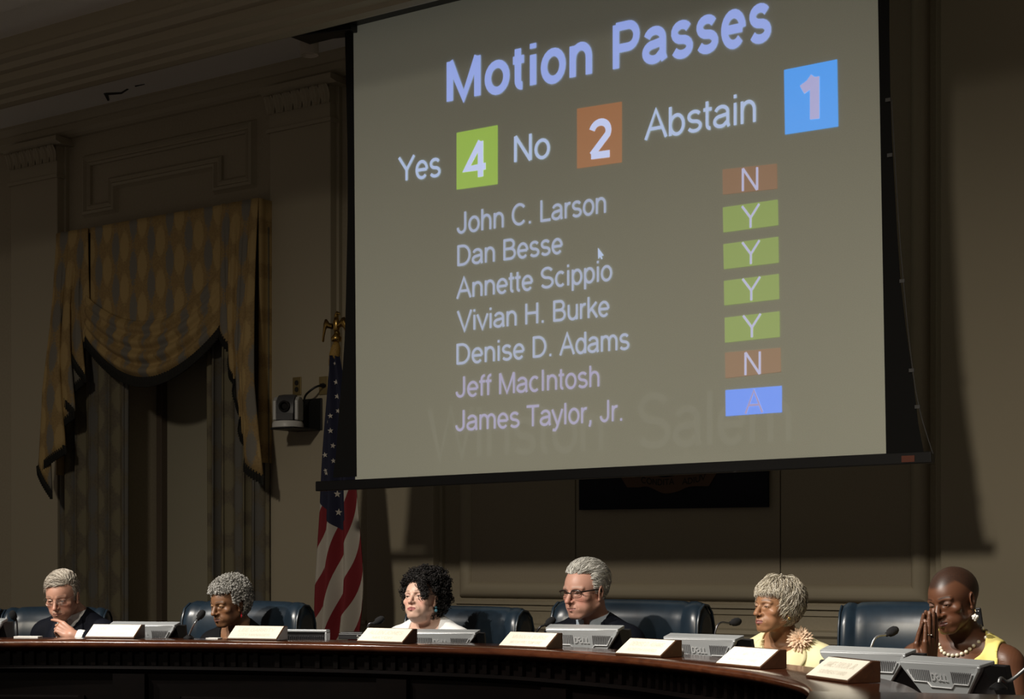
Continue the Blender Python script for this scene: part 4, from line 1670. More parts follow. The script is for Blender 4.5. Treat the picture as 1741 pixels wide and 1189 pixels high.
sheet(48, 1084.5, 0.12, 0.05, 10, 'white paper on the ledge left of the man in thin glasses', 0.006)
sheet(364, 1086.5, 0.06, 0.05, 14, 'small white paper on the ledge below the woman with cropped grey hair', 0.004)
p = on_z(1155, 1116, LZ)
b = MB()
b.lathe([(0.0, 0.0), (0.017, 0.0), (0.019, 0.016), (0.014, 0.028), (0.006, 0.033), (0.0, 0.034)], 16)
o = b.build('bottle_cap', m_paper, smooth=True, angle=50)
o.location = (p.x, p.y, LZ + 0.0005)
tag(o, 'little white cap on the ledge at the foot of the fourth monitor', 'cap')
p = on_z(1401, 1137, LZ)
b = MB()
b.lathe([(0.0, -0.022), (0.0115, -0.021), (0.0135, -0.018), (0.0135, 0.018), (0.0115, 0.021), (0.0, 0.022)], 16, M=Matrix.Rotation(math.pi / 2, 3, 'Y'))
o = b.build('black_cylinder', mat('cylinder_black', (0.015, 0.015, 0.016), 0.5), smooth=True, angle=50)
o.location = (p.x, p.y + 0.02, LZ + 0.0145)
o.rotation_euler = (0, 0, cam_rot(30))
tag(o, 'short black cylinder lying on the ledge behind the rightmost nameplate', 'cylinder')

# ================================================================== leather chairs
m_lea = mat('blue_leather', (0.011, 0.021, 0.033), 0.30, noise=0.12, nscale=30, bump=0.06)
m_lea_d = mat('leather_side', (0.012, 0.018, 0.026), 0.45)
m_cast = mat('chair_metal', (0.03, 0.03, 0.032), 0.4, metal=0.7)


def chair_proto():
    """origin on the floor, faces -y"""
    r = empty('leather_chair', (0, 0, 0))
    HW = 0.335
    # side profile of the padded back (y, z) going round: front face bulges, rolled top
    def prof(k, sq=1.0):
        pts = []
        base = [(-0.075, 0.42), (-0.085, 0.55), (-0.095, 0.70), (-0.105, 0.84), (-0.108, 0.95), (-0.100, 1.03), (-0.075, 1.085), (-0.03, 1.11), (0.02, 1.105), (0.06, 1.075), (0.082, 1.02), (0.085, 0.92), (0.08, 0.75), (0.07, 0.55), (0.06, 0.42)]
        cy, cz = -0.01, 0.80
        for y, z in base:
            pts.append((cy + (y - cy) * k, z - (1 - k) * 0.16 * (1 if z > 0.9 else 0)))
        return pts
    st = [(-HW, 0.60), (-HW + 0.006, 0.80), (-HW + 0.02, 0.93), (-HW + 0.045, 0.99), (-HW + 0.07, 0.985), (-HW + 0.082, 0.955), (-HW + 0.090, 0.955), (-HW + 0.105, 0.99), (-HW + 0.14, 1.0), (-0.1, 1.01), (0, 1.012)]
    st += [(-x, k) for x, k in reversed(st[:-1])]
    b = MB()
    P = []
    for x, k in st:
        P.append([(x, y - 0.05 * (abs(x) / HW) ** 3, z) for y, z in prof(k)])
    b.grid(P, close_v=True)
    n = len(P[0])
    b.add(P[0], [tuple(range(n))], 1)
    b.add(P[-1], [tuple(range(n - 1, -1, -1))], 1)
    b.build('backrest', [m_lea, m_lea_d], r, smooth=True, angle=55)
    b = MB()
    for s in (-1, 1):
        x, k = (HW - 0.012) * s, 0.90
        pp = [(x + 0.004 * s, y - 0.05 * (abs(x) / HW) ** 3, z) for y, z in prof(k)]
        b.tube(pp, 0.006, 6)
    b.build('piping', m_lea, r, smooth=True, angle=60)
    b = MB()
    rows = []
    for z, g in ((0.36, 0.93), (0.375, 0.99), (0.43, 1.0), (0.47, 0.97), (0.485, 0.88), (0.488, 0.6), (0.489, 0.01)):
        rows.append([(math.copysign(abs(math.cos(a)) ** 0.35, math.cos(a)) * 0.265 * g, -0.34 + math.copysign(abs(math.sin(a)) ** 0.35, math.sin(a)) * 0.27 * g, z) for a in [2 * math.pi * k / 40 for k in range(40)]])
    b.grid(rows, close_v=True)
    b.add(rows[0], [tuple(range(40))])
    b.build('seat', m_lea, r, smooth=True, angle=50)
    for s in (-1, 1):
        b = MB()
        b.tube(smooth_path([(s * 0.28, -0.06, 0.66), (s * 0.295, -0.18, 0.68), (s * 0.295, -0.36, 0.68), (s * 0.29, -0.47, 0.66), (s * 0.285, -0.5, 0.6), (s * 0.28, -0.47, 0.5), (s * 0.27, -0.42, 0.42)], 24), [0.03] * 16 + [0.022] * 8, 10)
        b.build('armrest', m_lea, r, smooth=True, angle=60)
    b = MB()
    b.lathe([(0.0, 0.36), (0.13, 0.36), (0.13, 0.335), (0.03, 0.325), (0.03, 0.12), (0.05, 0.10), (0.05, 0.07), (0.0, 0.07)], 20, (0, -0.3, 0))
    b.build('pedestal', m_cast, r, smooth=True, angle=40)
    for k in range(5):
        a = 2 * math.pi * k / 5 + 0.3
        b = MB()
        e = Vector((0.30 * math.cos(a), 0.30 * math.sin(a) - 0.3, 0.065))
        b.tube([(0, -0.3, 0.09), e], [0.028, 0.018], 8)
        lg = b.build('leg', m_cast, r)
        b = MB()
        b.lathe([(0, -0.012), (0.025, -0.012), (0.028, 0), (0.025, 0.012), (0, 0.012)], 14, e - Vector((0, 0, 0.036)), M=Matrix.Rotation(math.pi / 2, 3, 'X'))
        b.build('caster', m_black, lg)
    return r


chair = chair_proto()


def place_chair(first, px, py, Z, a, label, w=1.0):
    """px,py: middle of the top edge of the back"""
    o = chair if first else copy_tree(chair)
    p = at(px, py, Z)
    o.location = (p.x, p.y, 0)
    k = p.z / 1.11
    o.scale = (w, 1, k)
    o.rotation_euler = (0, 0, cam_rot(a))
    tag(o, label, 'chair', 'blue leather chairs behind the council desk')
    return o


place_chair(True, 103, 1032, 8.40, 3, 'blue leather chair behind the man resting his chin on his hand', 0.80)
place_chair(False, -76, 1031, 8.42, 3, 'blue leather chair mostly cut off by the left edge of the view', 0.80)
place_chair(False, 432, 1022, 8.45, 28, 'blue leather chair behind the woman with cropped grey hair', 1.10)
place_chair(False, 806, 1031, 8.15, 32, 'blue leather chair behind the woman with black curls', 1.0)
place_chair(False, 1082, 1020, 7.58, 33, 'blue leather chair behind the man in dark glasses', 1.16)
place_chair(False, 1544, 1024, 6.35, 22, 'blue leather chair behind the woman in the yellow dress', 0.74)
# ================================================================== people: one continuous surface each, grown from blended volumes (cm)
class Field:
    def __init__(self, xs, ys, zs):
        self.ax = [np.asarray(a, np.float32) for a in (xs, ys, zs)]
        self.F = np.full([len(a) for a in self.ax], 50.0, np.float32)

    def region(self, c, rad):
        sl = []
        for i in range(3):
            a = self.ax[i]
            lo = max(0, int(np.searchsorted(a, c[i] - rad)) - 1)
            hi = min(len(a), int(np.searchsorted(a, c[i] + rad)) + 1)
            if hi - lo < 1:
                return None
            sl.append(slice(lo, hi))
        return tuple(sl)

    def put(self, fn, c, rad, k, sub=False, hard=False):
        sl = self.region(c, rad + 3 * k + 1.5)
        if sl is None:
            return
        X = self.ax[0][sl[0]][:, None, None]
        Y = self.ax[1][sl[1]][None, :, None]
        Z = self.ax[2][sl[2]][None, None, :]
        d = fn(X, Y, Z)
        F = self.F[sl]
        if sub:
            a, b = -F, d
        else:
            a, b = F, d
        if k > 1e-3:
            h = np.clip(0.5 + 0.5 * (b - a) / k, 0, 1)
            r = b * (1 - h) + a * h - k * h * (1 - h)
        else:
            r = np.minimum(a, b)
        self.F[sl] = -r if sub else r

    def ell(self, fr, c, r, k=0.5, sub=False, rot=None):
        R, o, s = fr
        c = o + R @ (np.asarray(c, float) * s)
        Q = R if rot is None else R @ rot
        r = np.asarray(r, float) * s

        def fn(X, Y, Z):
            x, y, z = X - c[0], Y - c[1], Z - c[2]
            k0 = 0
            k1 = 0
            for i in range(3):
                q = Q[0, i] * x + Q[1, i] * y + Q[2, i] * z
                k0 = k0 + (q / r[i]) ** 2
                k1 = k1 + (q / r[i] ** 2) ** 2
            k0 = np.sqrt(k0)
            k1 = np.sqrt(k1) + 1e-6
            return (k0 * (k0 - 1) / k1).astype(np.float32)
        self.put(fn, c, float(max(r)), k * s, sub)

    def cap(self, fr, a, b, ra, rb=None, k=0.5, sub=False):
        R, o, s = fr
        a = o + R @ (np.asarray(a, float) * s)
        b = o + R @ (np.asarray(b, float) * s)
        rb = ra if rb is None else rb
        ra, rb = ra * s, rb * s
        ab = b - a
        L2 = float(ab @ ab) + 1e-9
        c = (a + b) / 2

        def fn(X, Y, Z):
            x, y, z = X - a[0], Y - a[1], Z - a[2]
            t = np.clip((x * ab[0] + y * ab[1] + z * ab[2]) / L2, 0, 1)
            d = np.sqrt((x - t * ab[0]) ** 2 + (y - t * ab[1]) ** 2 + (z - t * ab[2]) ** 2)
            return (d - (ra + (rb - ra) * t)).astype(np.float32)
        self.put(fn, c, math.sqrt(L2) / 2 + max(ra, rb), k * s, sub)

    def mesh(self):
        """surface nets on the (non-uniform) grid"""
        F = self.F
        S_ = F < 0
        nx, ny, nz = F.shape
        cell = np.zeros((nx - 1, ny - 1, nz - 1), np.int8)
        for i in (0, 1):
            for j in (0, 1):
                for k in (0, 1):
                    cell += S_[i:nx - 1 + i, j:ny - 1 + j, k:nz - 1 + k]
        act = (cell > 0) & (cell < 8)
        I, J, K = np.nonzero(act)
        idx = np.full(cell.shape, -1, np.int64)
        idx[I, J, K] = np.arange(len(I))
        acc = np.zeros((len(I), 3), np.float64)
        cnt = np.zeros(len(I))
        cor = [(0, 0, 0), (1, 0, 0), (0, 1, 0), (1, 1, 0), (0, 0, 1), (1, 0, 1), (0, 1, 1), (1, 1, 1)]
        edges = [(a, b) for a in range(8) for b in range(a + 1, 8) if sum(abs(cor[a][i] - cor[b][i]) for i in range(3)) == 1]
        for a, b in edges:
            ca, cb = cor[a], cor[b]
            fa = F[I + ca[0], J + ca[1], K + ca[2]]
            fb = F[I + cb[0], J + cb[1], K + cb[2]]
            m = (fa < 0) != (fb < 0)
            t = fa[m] / (fa[m] - fb[m])
            pa = np.stack([self.ax[0][I[m] + ca[0]], self.ax[1][J[m] + ca[1]], self.ax[2][K[m] + ca[2]]], 1)
            pb = np.stack([self.ax[0][I[m] + cb[0]], self.ax[1][J[m] + cb[1]], self.ax[2][K[m] + cb[2]]], 1)
            acc[m] += pa + (pb - pa) * t[:, None]
            cnt[m] += 1
        V = acc / np.maximum(cnt, 1)[:, None]
        quads = []
        for d in range(3):
            o1, o2 = [(1, 2), (2, 0), (0, 1)][d]
            sl0 = [slice(0, n) for n in F.shape]
            sl1 = [slice(0, n) for n in F.shape]
            sl0[d] = slice(0, F.shape[d] - 1)
            sl1[d] = slice(1, F.shape[d])
            A, B = S_[tuple(sl0)], S_[tuple(sl1)]
            ii = np.array(np.nonzero(A != B))
            ok = (ii[o1] > 0) & (ii[o2] > 0) & (ii[o1] < F.shape[o1] - 1) & (ii[o2] < F.shape[o2] - 1)
            ii = ii[:, ok]
            flip = A[tuple(ii)]
            q = []
            for da, db in ((1, 1), (0, 1), (0, 0), (1, 0)):
                jj = ii.copy()
                jj[o1] -= da
                jj[o2] -= db
                q.append(idx[jj[0], jj[1], jj[2]])
            q = np.stack(q, 1)
            q[~flip] = q[~flip][:, ::-1]
            quads.append(q)
        Q = np.concatenate(quads)
        Q = Q[(Q >= 0).all(1)]
        return V, Q


def relax(V, Q, it=1, lam=0.4):
    n = len(V)
    for _ in range(it):
        s = np.zeros_like(V)
        c = np.zeros(n)
        for a in range(4):
            b = (a + 1) % 4
            np.add.at(s, Q[:, a], V[Q[:, b]])
            np.add.at(c, Q[:, a], 1)
        V = V + lam * (s / np.maximum(c, 1)[:, None] - V)
    return V


def axis(spans, lo, hi, coarse=1.0):
    """grid line positions: spans = [(a, b, step)] fine zones, coarse elsewhere"""
    out = [lo]
    spans = sorted(spans)
    x = lo
    for a, b, st in spans:
        while x < a - coarse * 0.6:
            x += coarse
            if x < a:
                out.append(x)
        x = max(x, a)
        while x < b:
            out.append(x)
            x += st
    while x < hi:
        out.append(x)
        x += coarse
    o = np.unique(np.round(np.array(out), 4))
    keep = [o[0]]
    for v in o[1:]:
        if v - keep[-1] > 0.05:
            keep.append(v)
    return np.array(keep)


def rot_xyz(pitch=0, roll=0, yaw=0):
    """yaw about z, then pitch about x (positive looks down), then roll about y (degrees)"""
    y, p, r = (math.radians(a) for a in (yaw, pitch, roll))
    Rz = np.array([[math.cos(y), -math.sin(y), 0], [math.sin(y), math.cos(y), 0], [0, 0, 1]])
    Rx = np.array([[1, 0, 0], [0, math.cos(p), math.sin(p)], [0, -math.sin(p), math.cos(p)]])
    Ry = np.array([[math.cos(r), 0, math.sin(r)], [0, 1, 0], [-math.sin(r), 0, math.cos(r)]])
    return Rz @ Rx @ Ry


def head_volumes(f, fr, P):
    """a head in head space: +y face, +z crown, origin between the ears (cm)"""
    g = P.get
    jw = g('jaw', 1.0)
    ck = g('cheek', 1.0)
    E = lambda *a, **k: f.ell(fr, *a, **k)
    C = lambda *a, **k: f.cap(fr, *a, **k)
    E((0, -1.2, 3.6), (7.3, 9.4, 8.8), k=0.3)
    E((0, 0.6, 2.8), (7.0, 8.7, 7.6), k=1.0)
    E((0, 2.4, -2.3), (5.9 * jw, 6.3, 7.4), k=1.2)
    for s in (-1, 1):
        C((s * 5.3 * jw, -0.2, -4.6), (s * 2.0, 6.4, -8.4), 1.7 * jw, 1.6, k=1.6)
        E((s * 4.3, 5.3, -1.4), (2.5 * ck, 2.1 * ck, 2.0), k=1.2)
        E((s * 3.6, 4.7, -4.8), (2.2 * g('jowl', 1.0), 2.3 * g('jowl', 1.0), 2.7), k=1.4)
        C((s * 1.2, 8.5, 2.55), (s * 4.6, 6.9, 2.5), 0.75, 0.7, k=0.9)
    E((0, 6.9, -8.3), (2.3 * g('chin', 1.0), 1.9, 1.75), k=1.2)
    E((0, 6.9, -5.5), (3.7, 2.7, 2.9), k=1.3)
    if g('occiput'):
        E((0, -3.6, 3.6), (6.7, 8.8, 7.8), k=1.0)
    if g('double_chin'):
        E((0, 2.2, -9.4), (4.2, 4.2, 2.2), k=1.5)
    # sockets
    for s in (-1, 1):
        E((s * 3.15, 9.3, 1.0), (1.9, 1.9, 1.25), k=0.8, sub=True)
    # nose
    nw = g('nose_w', 1.0)
    nl = g('nose_l', 1.0)
    C((0, 8.2, 2.0), (0, 8.0 + 2.5 * nl, -2.0), 0.72, 0.95 * nw, k=0.7)
    E((0, 8.3 + 2.5 * nl, -2.4), (1.02 * nw, 1.0, 0.92), k=0.5)
    for s in (-1, 1):
        E((s * 1.12 * nw, 9.0, -2.7), (0.72 * nw, 1.25, 0.72), k=0.75)
        E((s * 0.62 * nw, 9.8, -3.5), (0.40, 0.6, 0.34), k=0.25, sub=True)
    # lids
    op = g('open', 0.3)
    gz = g('gaze', -0.3)
    for s in (-1, 1):
        E((s * 3.15, 6.95, 0.95), (1.62, 1.5, 1.42), k=0.35)
        E((s * 3.15, 8.45, 0.95 + gz), (1.28, 0.75, 0.42 * op + 0.12), k=0.12, sub=True)
        C((s * 1.9, 7.9, 0.0 - 0.35), (s * 4.4, 6.9, -0.5), 0.42 * g('bags', 1.0), 0.4, k=0.5)
    # lips
    lp = g('lips', 1.0)
    for s in (-1, 1):
        C((0, 9.55, -4.95), (s * 2.25, 8.3, -5.35), 0.52 * lp, 0.22, k=0.35)
        C((0, 9.45, -6.15), (s * 2.15, 8.3, -5.6), 0.58 * lp, 0.22, k=0.35)
        C((0, 10.2, -5.52), (s * 2.35, 8.75, -5.5), 0.17 + g('mouth_open', 0.0), 0.12, k=0.2, sub=True)
        # nasolabial furrow
        C((s * 2.0, 9.4, -2.9), (s * 3.2, 8.4, -5.4), 0.16 * g('furrow', 1.0), 0.13, k=0.5, sub=True)
    E((0, 9.9, -7.35), (1.8, 0.8, 0.5), k=0.5, sub=True)
    # ears
    es = g('ear', 1.0)
    for s in (-1, 1):
        Re = rot_xyz(roll=s * 8, yaw=s * -16)
        E((s * 7.35, -1.2, -0.3), (0.75, 1.9 * es, 3.1 * es), k=0.35, rot=Re)
        E((s * 8.0, -0.7, 0.1), (0.7, 1.05, 1.7), k=0.25, sub=True, rot=Re)
        E((s * 7.2, -0.1, -2.7), (0.6, 0.7, 0.8), k=0.3)
    # neck
    nk = g('neck', 1.0)


def mixc(base, col, m):
    m = np.clip(m, 0, 1)[:, None]
    return base * (1 - m) + np.asarray(col)[None, :] * m


def sstep(a, b, x):
    t = np.clip((x - a) / (b - a), 0, 1)
    return t * t * (3 - 2 * t)


def head_paint(H, base, P):
    """skin colour of the head from head-space positions"""
    g = P.get
    x, y, z = H[:, 0], H[:, 1], H[:, 2]
    c = np.tile(np.asarray(base, float)[None, :], (len(H), 1))
    ax = np.abs(x)
    inhead = sstep(-13, -10, z) * sstep(16, 14, np.sqrt(x * x + y * y + z * z * 0.8))
    front = sstep(3, 6, y) * inhead
    if 'blush' in P:
        m = np.exp(-(((ax - 4.2) / 1.8) ** 2 + ((z + 2.2) / 2.0) ** 2)) * front + 0.8 * np.exp(-((ax / 1.6) ** 2 + ((z + 2.4) / 1.4) ** 2)) * front
        c = mixc(c, P['blush'], m * 0.65)
    if 'lid' in P:
        m = np.exp(-(((ax - 3.1) / 1.7) ** 2 + ((z - 1.5) / 0.75) ** 2) ** 2) * front
        c = mixc(c, P['lid'], m * 0.8)
    # lash line
    gz = g('gaze', -0.3)
    m = np.exp(-((np.maximum(ax - 4.35, 0) + np.maximum(1.85 - ax, 0)) / 0.12) ** 2 - ((z - (0.95 + gz + 0.42 * g('open', 0.3) + 0.15 - 0.10 * (ax - 3.1) ** 2)) / 0.2) ** 2) * sstep(7.0, 7.6, y) * inhead
    c = mixc(c, g('lash', (0.02, 0.013, 0.01)), m * g('lash_k', 0.9))
    # brows
    bz = g('brow_z', 2.95)
    arch = bz + 0.35 * np.sin(np.clip((ax - 1.2) / 4.0, 0, 1) * math.pi * 0.9) - 0.10 * np.maximum(ax - 4.0, 0)
    m = np.exp(-((z - arch) / g('brow_w', 0.42)) ** 4) * sstep(1.0, 1.7, ax) * sstep(5.6, 4.8, ax) * front
    c = mixc(c, g('brow', (0.05, 0.03, 0.02)), m * g('brow_k', 0.7))
    # lips
    lz = (z + 5.55)
    hw = 2.45
    up = 0.80 * g('lips', 1.0) * np.sqrt(np.clip(1 - (ax / hw) ** 2, 0, 1)) * (1 - 0.18 * np.exp(-(ax / 0.45) ** 2))
    dn = 1.10 * g('lips', 1.0) * np.sqrt(np.clip(1 - (ax / hw) ** 2, 0, 1))
    m = sstep(0.16, -0.16, np.where(lz > 0, lz - up, -lz - dn)) * sstep(7.5, 8.2, y) * (ax < hw) * inhead
    c = mixc(c, g('lip', (0.4, 0.2, 0.16)), m * g('lip_k', 0.85))
    m = np.exp(-(lz / 0.16) ** 2) * sstep(2.7, 2.1, ax) * sstep(7.2, 8.0, y) * inhead
    c = mixc(c, (0.03, 0.012, 0.01), m * 0.75)
    if 'scalp' in P:
        hl = 6.2 + 1.0 * sstep(2, 6, ax) - 0.95 * (y < 3) * np.clip(3 - y, 0, 6) * 1.2
        m = sstep(0, 1.6, z - hl) * sstep(-9, -6, z) * (1 - front * sstep(7.0, 5.0, z))
        rng = np.random.RandomState(3).rand(len(H))
        c = mixc(c, P['scalp'], m * (0.75 + 0.25 * rng))
    if 'moustache' in P:
        m = np.exp(-((z + 4.15 + 0.05 * ax * ax) / 0.42) ** 4) * sstep(2.7, 2.0, ax) * sstep(8, 8.8, y) * inhead
        c = mixc(c, P['moustache'], m * 0.55)
    return c


def hand_volumes(f, fr, side, curls, spread=(0, 0, 0, 0), thumb=(0.5, 0.4), k=0.25, scale=1.0):
    """hand in hand space: wrist at origin, +y to the fingers, palm faces -z, thumb towards side*-x. curls = 4 lists of 3 joint bends (degrees)"""
    R, o, s = fr
    fr = (R, o, s * scale)
    for i, bx in enumerate((-3.0, -1.0, 1.0, 2.8)):
        x = bx * side
        f.cap(fr, (x * 0.62, 0.3, 0), (x, (8.6, 9.0, 8.7, 8.0)[i], 0), 1.35, 1.02, k=0.8)
    f.ell(fr, (-2.6 * side, 3.4, -1.0), (1.6, 2.8, 1.5), k=0.8)
    f.ell(fr, (2.6 * side, 3.4, -0.8), (1.3, 3.0, 1.4), k=0.8)
    tips = []
    for i, bx in enumerate((-3.0, -1.0, 1.0, 2.8)):
        p = np.array([bx * side, (8.6, 9.0, 8.7, 8.0)[i], 0.0])
        L = ((4.4, 2.6, 2.2), (4.9, 3.0, 2.3), (4.5, 2.8, 2.3), (3.5, 2.1, 2.0))[i]
        rr = ((0.92, 0.84, 0.78, 0.62), (0.95, 0.86, 0.80, 0.64), (0.92, 0.82, 0.76, 0.62), (0.80, 0.72, 0.66, 0.54))[i]
        a = 0.0
        sp = math.radians(spread[i])
        for q in range(3):
            a += math.radians(curls[i][q])
            d = np.array([math.sin(sp) * math.cos(a), math.cos(sp) * math.cos(a), -math.sin(a)])
            n = p + d * L[q]
            f.cap(fr, p, n, rr[q], rr[q + 1], k=0.12)
            p = n
        tips.append((p, d))
    # thumb leaves the side of the palm near its base
    p = np.array([-2.3 * side, 2.0, -0.8])
    out, fold = thumb
    d1 = np.array([-math.sin(out) * side, math.cos(out) * math.cos(fold), -math.sin(fold) * math.cos(out)])
    q = p + d1 * 4.0
    f.cap(fr, p, q, 1.35, 1.05, k=0.5)
    d2 = np.array([-math.sin(out * 0.6) * side, math.cos(out * 0.6) * math.cos(fold), -math.sin(fold) * math.cos(out * 0.6)])
    r = q + d2 * 3.2
    f.cap(fr, q, r, 1.02, 0.9, k=0.15)
    t = r + d2 * 2.4
    f.cap(fr, r, t, 0.9, 0.66, k=0.12)
    tips.append((t, d2))
    return tips


# ------------------------------------------------------------------ hair: many fine locks swept over a cap
def locks(paths, radii, sides=4):
    """paths (N, S, 3), radii (N, S) -> verts, quads"""
    N, S, _ = paths.shape
    T = np.gradient(paths, axis=1)
    T /= np.linalg.norm(T, axis=2, keepdims=True) + 1e-9
    ref = np.tile(np.array([0.31, 0.17, 0.93]), (N, S, 1))
    A = np.cross(T, ref)
    A /= np.linalg.norm(A, axis=2, keepdims=True) + 1e-9
    B = np.cross(A, T)
    V = []
    for k in range(sides):
        a = 2 * math.pi * k / sides
        V.append(paths + (A * math.cos(a) + B * math.sin(a)) * radii[..., None])
    V = np.stack(V, 2).reshape(-1, 3)
    i = np.arange(N)[:, None, None] * S * sides
    j = np.arange(S - 1)[None, :, None] * sides
    k = np.arange(sides)[None, None, :]
    k2 = (k + 1) % sides
    Q = np.stack([i + j + k, i + j + sides + k, i + j + sides + k2, i + j + k2], -1).reshape(-1, 4)
    return V, Q


def lock_colors(N, S, sides, cols, rng, tip=1.0):
    c = np.asarray(cols)[rng.randint(0, len(cols), N)]
    c = c * rng.uniform(0.8, 1.2, (N, 1))
    return np.repeat(c, S * sides, axis=0)


SK_C = np.array([0, -1.2, 3.6])
SK_R = np.array([7.3, 9.4, 8.8])


def skull_locks(rng, N, keep, flow, length, lift, wave, rad, S=9, droop=0.0, clump=0.0):
    """roots on the skull, kept by keep(p), marching along flow(p); all in head space"""
    roots = []
    while len(roots) < N:
        d = rng.normal(size=(4000, 3))
        d /= np.linalg.norm(d, axis=1, keepdims=True)
        p = SK_C + d * SK_R
        p = p[keep(p)]
        roots.extend(p.tolist())
    p = np.array(roots[:N])
    L = length(p) * rng.uniform(0.75, 1.2, N)
    paths = np.zeros((N, S, 3))
    ph = rng.uniform(0, 6.28, (N, 1)) if not clump else (1.6 * np.sin(p @ np.array([0.9, 0.35, 0.5]) * clump) + 1.9 * np.sin(p @ np.array([-0.4, 0.8, 0.6]) * clump + 1.3) + rng.normal(size=N) * 0.35)[:, None]
    lv = lift(p) * rng.uniform(0.75, 1.15, N)
    jit = rng.normal(size=(N, 3)) * 0.18
    q = p.copy()
    for s in range(S):
        t = s / (S - 1)
        nrm = (q - SK_C) / SK_R ** 2
        nrm /= np.linalg.norm(nrm, axis=1, keepdims=True)
        h = lv * np.sin(min(1.0, t * 1.5 + 0.12) * math.pi / 2) * (1 - droop * max(0, t - 0.55) / 0.45)
        fl = flow(q) + jit
        fl = fl - nrm * (fl * nrm).sum(1, keepdims=True)
        fl /= np.linalg.norm(fl, axis=1, keepdims=True) + 1e-9
        side = np.cross(nrm, fl)
        paths[:, s] = q + nrm * h[:, None] + side * (wave * np.sin(ph + t * 7.0)) + nrm * (0.35 * wave * np.cos(ph + t * 6))
        q = q + fl * (L / (S - 1))[:, None]
        u = (q - SK_C) / SK_R
        q = SK_C + u / np.linalg.norm(u, axis=1, keepdims=True) * SK_R
    t = np.linspace(0, 1, S)
    radii = rad * rng.uniform(0.7, 1.25, (N, 1)) * (1.0 - 0.75 * t ** 2)[None, :]
    return paths, radii


